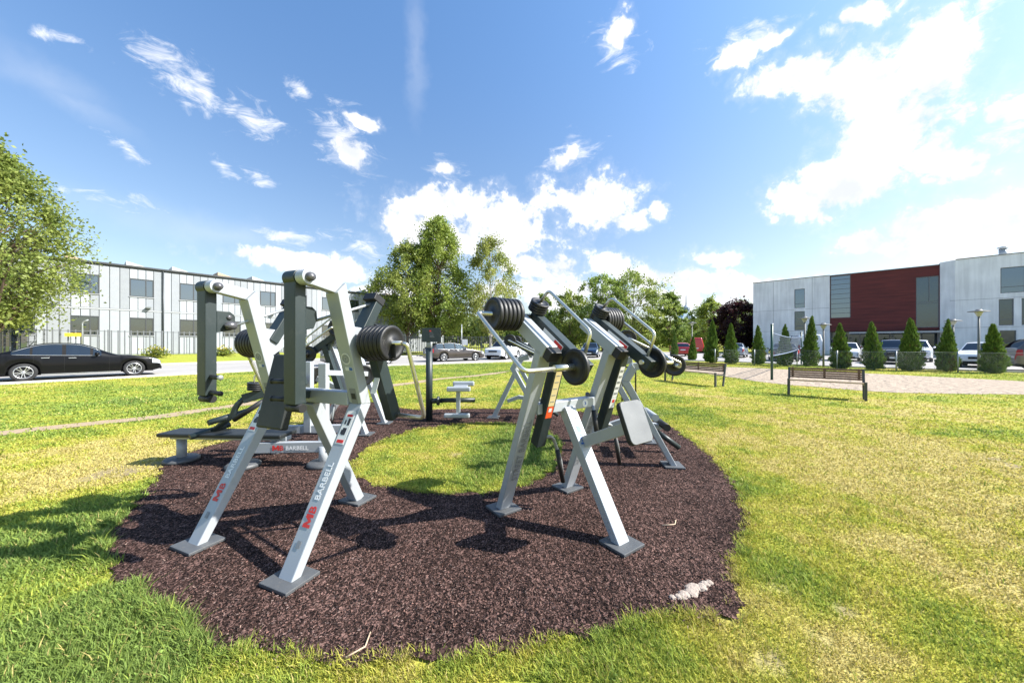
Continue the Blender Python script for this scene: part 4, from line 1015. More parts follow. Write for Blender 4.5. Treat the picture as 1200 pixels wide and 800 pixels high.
# ------------------------------------------------------------------ left building
FAC = 40.0
def LB(s, out, z): p = (FAC - out) * nR + s * dR; return Vector((p[0], p[1], z))
attr_panel = attr_mat('grey cladding panels', .5, 0, .06, 3, spec=.3)
def left_building():
    root = empty('grey_office_building', (*rp(FAC, 8), 0), 0, 'long two storey grey panelled building with dark framed windows behind the picket fence', 'building')
    ox, oy = rp(FAC, 8)
    def L(s, out, z): p = LB(s, out, z); return (p.x - ox, p.y - oy, z)
    S0, S1 = -16.6, 33.0; Z0, Z1, ZM = .3, 7.35, 4.0
    core = MB(); dp = -10
    vs = [L(S0, -.02, Z0), L(S1, -.02, Z0), L(S1, -11, Z0), L(S0, -11, Z0), L(S0, -.02, Z1), L(S1, -.02, Z1), L(S1, -11, Z1), L(S0, -11, Z1)]
    core.add(vs, [(0, 1, 5, 4), (1, 2, 6, 5), (2, 3, 7, 6), (3, 0, 4, 7), (4, 5, 6, 7)]); core.build('wall', pbr('dark seam backing', (.13, .14, .15), .8), root)
    # panels
    verts = []; faces = []; cols = []
    def panel(s0, s1, z0, z1, c):
        o = len(verts); g = .02
        for out in (0.0, .022):
            for (s, z) in ((s0 + g, z0 + g), (s1 - g, z0 + g), (s1 - g, z1 - g), (s0 + g, z1 - g)): verts.append(L(s, out, z)); cols.append(c)
        for f in ((4, 5, 6, 7), (0, 1, 5, 4), (1, 2, 6, 5), (2, 3, 7, 6), (3, 0, 4, 7)): faces.append(tuple(i + o for i in f))
    def tone(light): 
        v = (.40 if light else .315) + random.uniform(-.035, .035); return (v * .93, v * .99, v * 1.07)
    W = []
    bay = 2.83; k0 = -6
    for k in range(k0, 12):
        sc = .36 + bay * k; w0, w1 = sc - .65, sc + .65; nxt = sc + bay - .65
        for (zlo, zhi, wz0, wz1) in ((Z0, ZM - .05, 2.05, 3.42), (ZM + .05, Z1 - .12, 5.08, 6.46)):
            cols3 = [w0 + 1.3 * j / 3 for j in range(4)]
            for j in range(3):
                panel(cols3[j], cols3[j + 1], zlo, wz0, tone(j < 2)); panel(cols3[j], cols3[j + 1], wz1, zhi, tone(j < 2))
            for j in range(3):
                a = w1 + (nxt - w1) * j / 3; b = w1 + (nxt - w1) * (j + 1) / 3; panel(a, b, zlo, zhi, tone(random.random() < .25))
            W.append((w0, w1, wz0, wz1))
    verts_ = np.array(verts); cl = np_mesh('cladding', verts_, np.array(faces), attr_panel, root, np.array(cols)); cl.data.polygons.foreach_set('use_smooth', [False] * len(cl.data.polygons))
    # the glass strip and roof trim
    MB().add([L(S0, .05, ZM - .05), L(S1, .05, ZM - .05), L(S1, .05, ZM + .05), L(S0, .05, ZM + .05), L(S0, .0, ZM + .05), L(S1, .0, ZM + .05), L(S0, 0, ZM - .05), L(S1, 0, ZM - .05)], [(0, 1, 2, 3), (3, 2, 5, 4), (0, 6, 7, 1)]).build('storey_band', pbr('light band', (.36, .375, .39), .5), root)
    def bar(s0, s1, o0, o1, z0, z1):
        b = MB(); b.add([L(s0, o0, z0), L(s1, o0, z0), L(s1, o1, z0), L(s0, o1, z0), L(s0, o0, z1), L(s1, o0, z1), L(s1, o1, z1), L(s0, o1, z1)], [(3, 2, 1, 0), (4, 5, 6, 7), (0, 1, 5, 4), (1, 2, 6, 5), (2, 3, 7, 6), (3, 0, 4, 7)]); return b
    dkm = pbr('anthracite trim', (.05, .055, .06), .45)
    bar(S0 - .05, S1 + .05, -11.05, .16, Z1 - .02, Z1 + .10).build('roof', dkm, root)
    for (w0, w1, z0, z1) in W:
        fr = MB(); t = .06
        for (a, b, c, d) in ((w0, w1, z0, z0 + t), (w0, w1, z1 - t, z1), (w0, w0 + t, z0 + t, z1 - t), (w1 - t, w1, z0 + t, z1 - t), (w0 + .84, w0 + .90, z0 + t, z1 - t)):
            bb = bar(a, b, -.03, .03, c, d); fr.add(bb.v, bb.f)
        f = fr.build('window', dkm, root)
        MB().quad(L(w0 + t, -.012, z0 + t), L(w1 - t, -.012, z0 + t), L(w1 - t, -.012, z1 - t), L(w0 + t, -.012, z1 - t)).build('pane', glassd if z0 > 4 else glasst, f)
        bar(w0 - .04, w1 + .04, .022, .08, z0 - .05, z0 - .004).build('sill', pbr('light band', (.36, .375, .39), .5), f)
    for s in (4.38, 18.5):
        p = MB(); p.tube([L(s, .10, .35), L(s, .10, Z1 - .1)], .05, 10); p.build('downpipe', dkm, root)
    for s in (-1.0, 3.55, 12.): MB().box(L(s, .22, 4.28), (.28, .30, .12), Matrix.Rotation(.68, 3, 'Z')).build('floodlight', galv, root, .01)
    # tilted roof units
    for i in range(11):
        s = -1.0 + 2.83 * i + (1.4 if i % 2 else 1.2)
        r = MB(); c0, c1 = s - .8, s + .8
        pr = [L(c0, -1.2, Z1 + .1), L(c0, -1.2, Z1 + .62), L(c1, -1.2, Z1 + .14), L(c1, -1.2, Z1 + .1)]; pk = [L(c0, -3.0, Z1 + .1), L(c0, -3.0, Z1 + .62), L(c1, -3.0, Z1 + .14), L(c1, -3.0, Z1 + .1)]
        r.add(pr + pk, [(0, 1, 2, 3), (7, 6, 5, 4), (0, 4, 5, 1), (1, 5, 6, 2), (2, 6, 7, 3)]); r.build('roof_light', pbr('pale flashing', (.55, .54, .5), .5) if i % 3 else pbr('tan flashing', (.45, .33, .22), .6), root)
    # entrance on the left
    e = bar(-3.9, -2.1, .06, .12, .55, 3.3).build('entrance_glazing', glassd, root)
    for s in (-3.95, -3.0, -2.1): bar(s, s + .08, .121, .18, .55, 3.35).build('door_frame', dkm, e)
    bar(-4.6, -1.6, .0, 1.0, .5, .75).build('entrance_step', kerbm, root)
    for s in (-1.75, -4.5):
        MB().tube(fillet([L(s, .95, .75), L(s, .95, 1.7), L(s, .1, 1.7)], .1), .03, 8).build('handrail', galv, root)
    return root
left_building()

# ------------------------------------------------------------------ picket fences
def picket(name, label, pts, h, gap, mat, z=lambda x, y: 0., bottom=.12, post_gap=2.6, wd=.035):
    root = empty(name, (0, 0, 0), 0, label, 'fence')
    bars = MB(); rails = MB()
    for a, b in zip(pts[:-1], pts[1:]):
        A = Vector((*a, 0)); B = Vector((*b, 0)); d = (B - A); Ln = d.length; d.normalize(); n = int(Ln / gap)
        rot = Matrix.Rotation(math.atan2(d.y, d.x), 3, 'Z')
        for i in range(n):
            p = A + d * (gap * (i + .5)); zz = z(p.x, p.y); bars.box((p.x, p.y, zz + bottom + (h - bottom) / 2), (wd, .025, h - bottom), rot)
        k = max(1, int(Ln / post_gap))
        for i in range(k):
            p = A.lerp(B, i / k); q = A.lerp(B, (i + 1) / k); zp, zq = z(p.x, p.y), z(q.x, q.y)
            for hz in (bottom + .06, h - .08): rails.beam((p.x, p.y, zp + hz), (q.x, q.y, zq + hz), .04, .035, (0, 0, 1))
            MB().box((p.x, p.y, zp + h / 2), (.07, .07, h + .06), rot).build('post', mat, root)
    bars.build('pickets', mat, root); rails.build('rails', mat, root)
    return root
gzf = lambda x, y: float(ground_z(np.array([x]), np.array([y]))[0])
picket('picket_fence', 'light grey metal picket fence in front of the grey building', [rp(36.9, -12), rp(36.9, 20)], 1.8, .31, fencem, gzf, .05, wd=.065)
p20 = rp(36.9, 20.1)
picket('palisade_fence', 'dark palisade fence under the birches', [p20, (-6, 38.6), (4.5, 39.5)], 1.95, .20, fencedark, lambda x, y: 0.25, .05, wd=.06)

# yellow sign on the fence, small posts
o = MB().box((*rp(36.75, -.15), 2.0), (.75, .03, .22), Matrix.Rotation(math.atan2(.779, .627), 3, 'Z')).build('fence_sign', pbr('yellow sign', (.75, .55, .02), .5)); tag(o, 'small yellow sign fixed to the grey fence', 'sign')
def bollard_lamp():
    x, y = rp(35.8, .2); z = gzf(x, y); b = MB().tube(fillet([(x, y, z), (x, y, z + 2.35), (x + .25, y + .12, z + 2.5)], .15), .045, 10).build('hooked_post', galv); tag(b, 'short grey post with hooked top before the fence by the black saloon', 'post')
bollard_lamp()
def pole(u, vb, vt, Y, lab, r=.05):
    x = (u - 600) / K * Y; H = XZ(u, vt, Y)[1]; root = empty('sign_post', (x, Y, 0), 0, lab, 'sign post')
    MB().tube([(0, 0, 0), (0, 0, H)], r, 10).build('pole', galv, root)
    MB().box((.35, -.06, 1.55), (.55, .03, .6)).build('notice', stickw, root)
pole(541, 416, 380, 36.5, 'thin grey pole with white notice before the palisade fence')
o = MB().tube([(15.9, 72, 0), (15.5, 72, 8)], .09, 8).build('pale_mast', pbr('pale mast', (.55, .54, .5), .6)); o.location = (27, 0, 0); tag(o, 'thin pale mast rising right of the distant lamp', 'mast')
# weeds with yellow flowers by the fence foot
for (u, lab) in ((183, 'yellow flowering weed clump at the fence foot right of the black saloon'), (262, 'low weed clump at the fence foot behind the left press arm')):
    r_ = (u - 600) / K; Y = 36.0 / (-.779 * r_ + .627); x = r_ * Y
    root = empty('weed_clump', (x, Y, gzf(x, Y)), 0, lab, 'plant')
    P = rng.standard_normal((450, 3)) * np.array([.36, .2, .24]); P[:, 2] = np.abs(P[:, 2]) + .05
    leaf_mesh(P, .14, (.13, .18, .03), (.25, .27, .05), 'leaves', root, leafm)
    P2 = rng.standard_normal((60, 3)) * np.array([.34, .2, .10]); P2[:, 2] += .55
    tag(leaf_mesh(P2, .10, (.7, .55, .03), (.8, .65, .05), 'flowers', root, leafm), kind='stuff')

# ------------------------------------------------------------------ right building
RB0 = (35.5, 51.5); q2 = math.sqrt(.5)
def RBw(t, out, z): return Vector((RB0[0] + t * q2 - out * q2, RB0[1] - t * q2 - out * q2, z))
def concrete_mat():
    m, nt, b = new_mat('board marked concrete'); L = nt.links; tc = nt.nodes.new('ShaderNodeTexCoord')
    n1 = nt.nodes.new('ShaderNodeTexNoise'); n1.inputs['Scale'].default_value = .5; n1.inputs['Detail'].default_value = 8
    mp = nt.nodes.new('ShaderNodeMapping'); mp.inputs['Scale'].default_value = (1.6, 1.6, .12); L.new(tc.outputs['Object'], mp.inputs[0])
    n2 = nt.nodes.new('ShaderNodeTexNoise'); n2.inputs['Scale'].default_value = 2.2; n2.inputs['Detail'].default_value = 6; L.new(mp.outputs[0], n2.inputs['Vector']); L.new(tc.outputs['Object'], n1.inputs['Vector'])
    mx = nt.nodes.new('ShaderNodeMath'); mx.operation = 'ADD'; L.new(n1.outputs['Fac'], mx.inputs[0]); L.new(n2.outputs['Fac'], mx.inputs[1])
    r = nt.nodes.new('ShaderNodeValToRGB'); r.color_ramp.elements[0].position = .38; r.color_ramp.elements[1].position = .62
    r.color_ramp.elements[0].color = (.66, .665, .67, 1); r.color_ramp.elements[1].color = (.86, .865, .87, 1)
    hv = nt.nodes.new('ShaderNodeMath'); hv.operation = 'MULTIPLY'; hv.inputs[1].default_value = .5; L.new(mx.outputs[0], hv.inputs[0]); L.new(hv.outputs[0], r.inputs[0])
    L.new(r.outputs[0], b.inputs['Base Color']); b.inputs['Roughness'].default_value = .85
    return m
conc = concrete_mat()
def redwood():
    m, nt, b = new_mat('red stained boards'); L = nt.links; tc = nt.nodes.new('ShaderNodeTexCoord')
    sp_ = nt.nodes.new('ShaderNodeSeparateXYZ'); L.new(tc.outputs['Object'], sp_.inputs[0])
    mu = nt.nodes.new('ShaderNodeMath'); mu.operation = 'MULTIPLY'; mu.inputs[1].default_value = 7.; L.new(sp_.outputs[2], mu.inputs[0])
    fl = nt.nodes.new('ShaderNodeMath'); fl.operation = 'FLOOR'; L.new(mu.outputs[0], fl.inputs[0])
    fr = nt.nodes.new('ShaderNodeMath'); fr.operation = 'FRACT'; L.new(mu.outputs[0], fr.inputs[0])
    cb = nt.nodes.new('ShaderNodeCombineXYZ'); L.new(fl.outputs[0], cb.inputs[2])
    mp = nt.nodes.new('ShaderNodeVectorMath'); mp.operation = 'MULTIPLY'; mp.inputs[1].default_value = (.22, .22, 0); L.new(tc.outputs['Object'], mp.inputs[0])
    ad = nt.nodes.new('ShaderNodeVectorMath'); L.new(mp.outputs[0], ad.inputs[0]); L.new(cb.outputs[0], ad.inputs[1])
    no = nt.nodes.new('ShaderNodeTexNoise'); no.inputs['Scale'].default_value = 1.7; no.inputs['Detail'].default_value = 4; L.new(ad.outputs[0], no.inputs['Vector'])
    r = nt.nodes.new('ShaderNodeValToRGB'); r.color_ramp.elements[0].position = .3; r.color_ramp.elements[1].position = .7
    r.color_ramp.elements[0].color = (.075, .013, .012, 1); r.color_ramp.elements[1].color = (.155, .026, .022, 1); L.new(no.outputs['Fac'], r.inputs[0])
    L.new(r.outputs[0], b.inputs['Base Color']); b.inputs['Roughness'].default_value = .7
    bp = nt.nodes.new('ShaderNodeBump'); bp.inputs['Strength'].default_value = .5; bp.inputs['Distance'].default_value = .02
    gt = nt.nodes.new('ShaderNodeMath'); gt.operation = 'GREATER_THAN'; gt.inputs[1].default_value = .12; L.new(fr.outputs[0], gt.inputs[0]); L.new(gt.outputs[0], bp.inputs['Height']); L.new(bp.outputs[0], b.inputs['Normal'])
    return m
redw = redwood()
def right_building():
    root = empty('three_storey_building', (*RBw(15, 0, 0)[:2], 0), 0, 'three storey concrete building with a dark red boarded middle', 'building')
    ox, oy = RBw(15, 0, 0)[:2]
    def L(t, out, z): p = RBw(t, out, z); return (p.x - ox, p.y - oy, z)
    def bar(t0, t1, o0, o1, z0, z1):
        b = MB(); b.add([L(t0, o0, z0), L(t1, o0, z0), L(t1, o1, z0), L(t0, o1, z0), L(t0, o0, z1), L(t1, o0, z1), L(t1, o1, z1), L(t0, o1, z1)], [(3, 2, 1, 0), (4, 5, 6, 7), (0, 1, 5, 4), (1, 2, 6, 5), (2, 3, 7, 6), (3, 0, 4, 7)]); return b
    def wall(t0, t1, z0, z1, out, ops, depth=.18):
        b = MB(); ts = sorted({t0, t1, *[o[0] for o in ops], *[o[1] for o in ops]}); zs = sorted({z0, z1, *[o[2] for o in ops], *[o[3] for o in ops]})
        for i in range(len(ts) - 1):
            for j in range(len(zs) - 1):
                tm = (ts[i] + ts[i + 1]) / 2; zm = (zs[j] + zs[j + 1]) / 2
                if any(o[0] < tm < o[1] and o[2] < zm < o[3] for o in ops): continue
                b.quad(L(ts[i], out, zs[j]), L(ts[i + 1], out, zs[j]), L(ts[i + 1], out, zs[j + 1]), L(ts[i], out, zs[j + 1]))
        for (a, c, d, e) in ops:
            for (p, q) in (((a, d), (c, d)), ((c, d), (c, e)), ((c, e), (a, e)), ((a, e), (a, d))):
                b.quad(L(p[0], out, p[1]), L(q[0], out, q[1]), L(q[0], out - depth, q[1]), L(p[0], out - depth, p[1]))
        return b
    frm = pbr('grey window frame', (.16, .17, .18), .5, .3)
    def window(o, out, depth=.18, mull=(), trans=(), gm=None):
        a, c, d, e = o; fr = MB(); t = .07
        rects = [(a, c, d, d + t), (a, c, e - t, e), (a, a + t, d + t, e - t), (c - t, c, d + t, e - t)]
        rects += [(a + t, c - t, z - .03, z + .03) for z in trans]
        rects += [(x - .03, x + .03, d + t, e - t) for x in mull] if not trans else []
        for r in rects: bb = bar(r[0], r[1], out - depth + .0, out - depth + .07, r[2], r[3]); fr.add(bb.v, bb.f)
        f = fr.build('window', frm, root)
        MB().quad(L(a, out - depth + .02, d), L(c, out - depth + .02, d), L(c, out - depth + .02, e), L(a, out - depth + .02, e)).build('pane', gm or (glassd if d > 4.5 else glasst), f)
    H = 10.25
    lw = [(4.75, 5.85, 6.25, 8.85), (4.75, 5.85, 3.2, 5.8)]
    b = wall(0, 8.35, 0, H, 0, lw); b.quad(L(0, 0, 0), L(0, -12, 0), L(0, -12, H), L(0, 0, H)); b.quad(L(0, 0, H), L(8.35, 0, H), L(8.35, -12, H), L(0, -12, H)); b.quad(L(8.35, 0, 0), L(8.35, 0, H), L(8.35, -3, H), L(8.35, -3, 0))
    b.build('wall', conc, root); [window(o, 0, trans=((o[2] + .6,))) for o in lw]
    js = MB()
    for z in (3.1, 6.05): bb = bar(0, 8.3, .0, .004, z, z + .03); js.add(bb.v, bb.f)
    for t in (2.4, 6.6): bb = bar(t, t + .03, .0005, .0045, 0, H - .1); js.add(bb.v, bb.f)
    for z in (3.1, 6.05): bb = bar(18.1, 44, .8, .804, z, z + .03); js.add(bb.v, bb.f)
    js.build('wall_joints', pbr('joint shadow gap', (.25, .25, .25), .8), root)
    # red middle
    ro = -.25; HR = 10.2
    ops = [(8.4, 10.3, 4.7, 10.15), (15.75, 17.45, 3.25, 9.05)]
    rb = wall(8.36, 17.9, 2.95, HR, ro, ops, .12); rb.quad(L(8.36, ro, HR), L(17.9, ro, HR), L(17.9, -12, HR), L(8.36, -12, HR)); rb.quad(L(8.36, ro, 2.95), L(17.9, ro, 2.95), L(17.9, -3, 2.95), L(8.36, -3, 2.95))
    rb.build('red_cladding', redw, root)
    window(ops[0], ro, .12, trans=[4.7 + .62 * k for k in range(1, 9)]); window(ops[1], ro, .12, trans=(6.0, 6.2), mull=())
    bar(16.7, 16.78, ro - .06, ro + .0, 6.2, 9.0).build('mullion', frm, root)
    bar(8.3, 17.9, ro - .1, ro + .10, HR, HR + .1).build('parapet', frm, root)
    # ground floor set back, glazed
    g = MB(); g.quad(L(8.36, -2.2, 0), L(17.9, -2.2, 0), L(17.9, -2.2, 2.95), L(8.36, -2.2, 2.95)); gf = g.build('entrance_glazing', glasst, root)
    for k in range(8): bar(8.5 + k * 1.3, 8.58 + k * 1.3, -2.19, -2.08, 0, 2.94).build('mullion', frm, gf)
    bar(10.2, 17.9, .0 - .2, 1.6, 2.62, 2.82).build('canopy', pbr('canopy grey', (.4, .4, .4), .6), root)
    bar(8.36, 17.9, -2.1, 2.2, .0, .14).build('entrance_step', kerbm, root)
    # right wing, stands forward with a chamfered corner
    HW = 10.45
    rw = [(21.35, 22.85, 6.55, 9.15), (21.25, 22.15, 3.25, 5.95), (22.6, 23.6, 3.25, 5.95), (21.3, 22.3, .8, 2.75), (22.8, 23.8, .8, 2.75)]
    for k in range(5): rw += [(25.2 + 4.2 * k, 26.7 + 4.2 * k, 6.55, 9.15), (25.2 + 4.2 * k, 26.2 + 4.2 * k, 3.25, 5.95), (25.2 + 4.2 * k, 26.2 + 4.2 * k, .8, 2.75)]
    b = wall(18.45, 46, 0, HW, .8, rw)
    b.quad(L(17.5, .0, 0), L(18.45, .8, 0), L(18.45, .8, HW), L(17.5, 0, HW)); b.quad(L(17.5, 0, 0), L(17.5, 0, HW), L(17.5, -3, HW), L(17.5, -3, 0))
    b.add([L(17.5, 0, HW), L(18.45, .8, HW), L(46, .8, HW), L(46, -12, HW), L(17.5, -12, HW)], [(0, 1, 2, 3, 4)]); b.quad(L(46, .8, 0), L(46, -12, 0), L(46, -12, HW), L(46, .8, HW))
    b.build('wall', conc, root)
    for o in rw: window(o, .8, trans=((o[2] + .62,)))
    bar(18.5, 46.1, .7, .86, HW, HW + .08).build('parapet', frm, root); bar(-.05, 8.35, -.1, .06, H, H + .08).build('parapet', frm, root)
    # inner back walls so no daylight shows through
    bar(.3, 45.8, -11.9, -11.6, 0, 10.1).build('rear_wall', conc, root)
    ch = MB().tube([L(22.0, -2.2, HW), L(22.0, -2.2, HW + 1.1)], .28, 14).build('chimney', galv, root)
    MB().lathe(L(22.0, -2.2, HW + 1.1), (0, 0, 1), [(.2, 0), (.4, .06), (.4, .16), (0, .26)], 14).build('cowl', galv, ch)
    return root
right_building()

# far low roofs and a spire beyond the trees
def spire():
    x = (804 - 600) / K * 150; root = empty('church_spire', (x, 150, 0), 0, 'distant pale roof with a thin spire above the tree tops', 'building')
    pm = pbr('far pale metal roof', (.42, .52, .60), .6); z0 = 8
    MB().box((0, 0, 5), (9, 9, 10)).build('wall', pbr('far wall', (.5, .5, .48), .8), root)
    MB().lathe((0, 0, 10), (0, 0, 1), [(6.4, 0), (2.2, 4.2), (1.5, 4.4), (0, 4.4)], 8, False).build('roof', pm, root)
    MB().lathe((0, 0, 14.2), (0, 0, 1), [(1.4, 0), (1.4, 1.5), (1.7, 1.6), (1.6, 2.4), (.6, 3.2), (.25, 3.6), (.12, 7.5), (0, 8)], 10, False).build('spire', pbr('far lead', (.22, .27, .33), .6), root)
spire()

# ------------------------------------------------------------------ cars
def interp(pts, x):
    xs = [p[0] for p in pts]; ys = [p[1] for p in pts]
    return float(np.interp(x, xs, ys))
def smooth_interp(pts):
    c = smooth_loop([(p[0], p[1]) for p in pts], 6, False); xs = np.maximum.accumulate(c[:, 0]) + np.arange(len(c)) * 1e-7
    return lambda x: float(np.interp(x, xs, c[:, 1]))
KINDS = {
 'saloon': dict(L=4.75, w=.91, top=[(0, .52), (.03, .66), (.25, .78), (.9, .90), (1.45, .98), (2.25, 1.38), (2.85, 1.445), (3.4, 1.40), (4.15, 1.10), (4.62, 1.04), (4.72, .90), (4.75, .62)], belt=[(0, .80), (1.3, .91), (3.2, .97), (4.2, 1.02), (4.75, .9)], cowl=1.42, rf=2.25, rr=3.35, rt=4.18, wx=(.86, 3.72), wr=.335, pil=[(2.02, 2.10), (2.72, 2.82), (3.52, 3.58)], win=(1.80, 4.0)),
 'estate': dict(L=4.85, w=.91, top=[(0, .52), (.03, .68), (.3, .80), (.95, .90), (1.45, .98), (2.25, 1.40), (2.9, 1.47), (3.7, 1.46), (4.3, 1.40), (4.72, 1.06), (4.82, .92), (4.85, .6)], belt=[(0, .8), (1.3, .92), (3.2, .98), (4.85, 1.0)], cowl=1.42, rf=2.25, rr=4.25, rt=4.72, wx=(.92, 3.78), wr=.34, pil=[(2.0, 2.08), (2.72, 2.82), (3.68, 3.78)], win=(1.80, 4.4)),
 'suv': dict(L=4.65, w=.94, top=[(0, .62), (.03, .85), (.25, .98), (.9, 1.06), (1.3, 1.13), (1.95, 1.62), (2.5, 1.70), (3.6, 1.69), (4.15, 1.62), (4.55, 1.20), (4.62, 1.0), (4.65, .65)], belt=[(0, .95), (1.2, 1.05), (3.2, 1.10), (4.65, 1.12)], cowl=1.28, rf=1.98, rr=4.12, rt=4.55, wx=(.88, 3.6), wr=.37, pil=[(1.75, 1.83), (2.5, 2.6), (3.45, 3.55)], win=(1.6, 4.3)),
 'hatch': dict(L=4.2, w=.89, top=[(0, .52), (.03, .70), (.25, .84), (.8, .94), (1.15, 1.01), (1.95, 1.44), (2.5, 1.50), (3.3, 1.48), (3.75, 1.38), (4.12, 1.02), (4.18, .9), (4.2, .6)], belt=[(0, .82), (1.1, .95), (3.0, 1.0), (4.2, 1.02)], cowl=1.14, rf=1.97, rr=3.7, rt=4.12, wx=(.82, 3.38), wr=.33, pil=[(1.7, 1.78), (2.38, 2.46), (3.2, 3.3)], win=(1.5, 3.8)),
 'van': dict(L=5.4, w=.98, top=[(0, .7), (.04, 1.0), (.3, 1.12), (.75, 1.22), (1.55, 2.05), (2.1, 2.22), (3.5, 2.25), (5.1, 2.22), (5.32, 2.1), (5.39, 1.5), (5.4, .6)], belt=[(0, 1.0), (.8, 1.15), (5.4, 1.3)], cowl=.78, rf=1.6, rr=5.2, rt=5.36, wx=(.95, 4.2), wr=.36, pil=[(1.5, 1.6)], win=(1.2, 2.3)),
}
def car(name, kind, label, x, y, heading, paint, detail=1, box=False, glass=glassc, z=.006, rimcol=None):
    D = KINDS[kind]; Lc, W = D['L'], D['w']; zt_f = smooth_interp(D['top']); root = empty(name, (x, y, z), math.atan2(heading[1], heading[0]), label, 'car' if kind != 'van' else 'van', 'cars parked around the lawn')
    pm = paint
    ns = 130; X = sorted(set(list(np.linspace(0, Lc, ns)) + [p for pr in D['pil'] for p in pr] + [D['cowl'], D['rf'], D['rr'], D['rt'], *D['win']]))
    rings = []
    for xx in X:
        zt = zt_f(xx); e = min(xx, Lc - xx); t = min(1, e / .55); w = W * (.80 + .20 * math.sqrt(max(0, 1 - (1 - t) ** 2))) if e < .55 else W
        zb = .21 + .10 * max(0, 1 - e / .35)
        for cxw in D['wx']:
            ra = D['wr'] + .055; dd = abs(xx - cxw)
            if dd < ra: zb = max(zb, D['wr'] + math.sqrt(ra * ra - dd * dd) * .98)
        belt = min(interp(D['belt'], xx), zt - .02); belt = max(belt, zb + .02); hh = max(zt - belt, .015)
        k = min(1, hh / .48); wr = w * (.955 - .245 * k)
        zz = lambda f: zb + f * (belt - zb)
        ring = [(w * .80, zb + .0), (w * .975, zb + .0), (w * .99, zz(.12)), (w, zz(.42)), (w * .995, zz(.62)), (w * .975, zz(.86)), (w * .955, belt), (wr, zt - min(.05, hh * .4)), (wr * .90, zt - min(.012, hh * .12)), (wr * .5, zt + .008), (0, zt + .012)]
        rings.append([(Lc / 2 - xx, yy, z_) for yy, z_ in ring])
    m = len(rings[0]); parts = {}
    def add(nm, i, j, s):
        parts.setdefault(nm, MB()); b = parts[nm]; q = [rings[i][j], rings[i + 1][j], rings[i + 1][j + 1], rings[i][j + 1]]
        q = [(p[0], p[1] * s, p[2]) for p in q]; b.add(q, [(0, 1, 2, 3)], True)
    for i in range(len(X) - 1):
        xm = (X[i] + X[i + 1]) / 2
        for j in range(m - 1):
            for s in (-1, 1):
                nm = 'body'
                if j == 6 and D['win'][0] < xm < D['win'][1] and not any(a < xm < b for a, b in D['pil']) and rings[i][7][2] - rings[i][6][2] > .05: nm = 'side_window_l' if s > 0 else 'side_window_r'
                if j == 6 and D['win'][0] < xm < D['win'][1] and any(a < xm < b for a, b in D['pil']): nm = 'pillar'
                if j >= 8 and D['cowl'] < xm < D['rf']: nm = 'windscreen'
                if j >= 8 and D['rr'] < xm < D['rt'] and (kind != 'van'): nm = 'rear_window'
                if j in (4, 5) and xm < .30: nm = 'headlight_l' if s > 0 else 'headlight_r'
                if j in (4, 5) and xm > Lc - .22: nm = 'tail_light_l' if s > 0 else 'tail_light_r'
                if j == 1 or j == 0: nm = 'sill'
                add(nm, i, j, s)
    hl = pbr('headlamp glass', (.55, .58, .6), .12, .3); tl = pbr('tail lamp red', (.35, .012, .012), .2)
    for nm, b in parts.items():
        # weld so that shading is smooth
        mat = {'body': pm, 'side_window_l': glass, 'side_window_r': glass, 'windscreen': glass, 'rear_window': glass, 'pillar': blackp, 'sill': blackp, 'headlight_l': hl, 'headlight_r': hl, 'tail_light_l': tl, 'tail_light_r': tl}[nm]
        ob = b.build(nm.replace('_l', '').replace('_r', '') if nm[-2:] in ('_l', '_r') else nm, mat, root)
        bm = bmesh.new(); bm.from_mesh(ob.data); bmesh.ops.remove_doubles(bm, verts=bm.verts, dist=1e-4); bmesh.ops.recalc_face_normals(bm, faces=bm.faces); bm.to_mesh(ob.data); bm.free()
    # ends, underbody
    nb = MB().box((0, 0, .45), (Lc - .5, 2 * W - .45, .5)).build('underbody', blackp, root)
    fr = rings[0]; b = MB()
    for (rg, xo) in ((rings[0], .0), (rings[-1], .0)):
        b.add([(p[0], p[1], p[2]) for p in rg] + [(p[0], -p[1], p[2]) for p in reversed(rg)], [tuple(range(2 * m))])
    b.build('bumper', pm, root)
    g = MB(); zf = zt_f(.02)
    g.box((Lc / 2 + .005, 0, zf - .10), (.06, W * .85, .13)); g.box((Lc / 2 + .005, 0, .33), (.06, W * 1.3, .12)); g.build('grille', blackp, root, .01)
    MB().box((Lc / 2 + .04, 0, .46), (.012, .50, .11)).build('number_plate', stickw, root); MB().box((-Lc / 2 - .012, 0, .72), (.02, .50, .11)).build('number_plate', stickw, root)
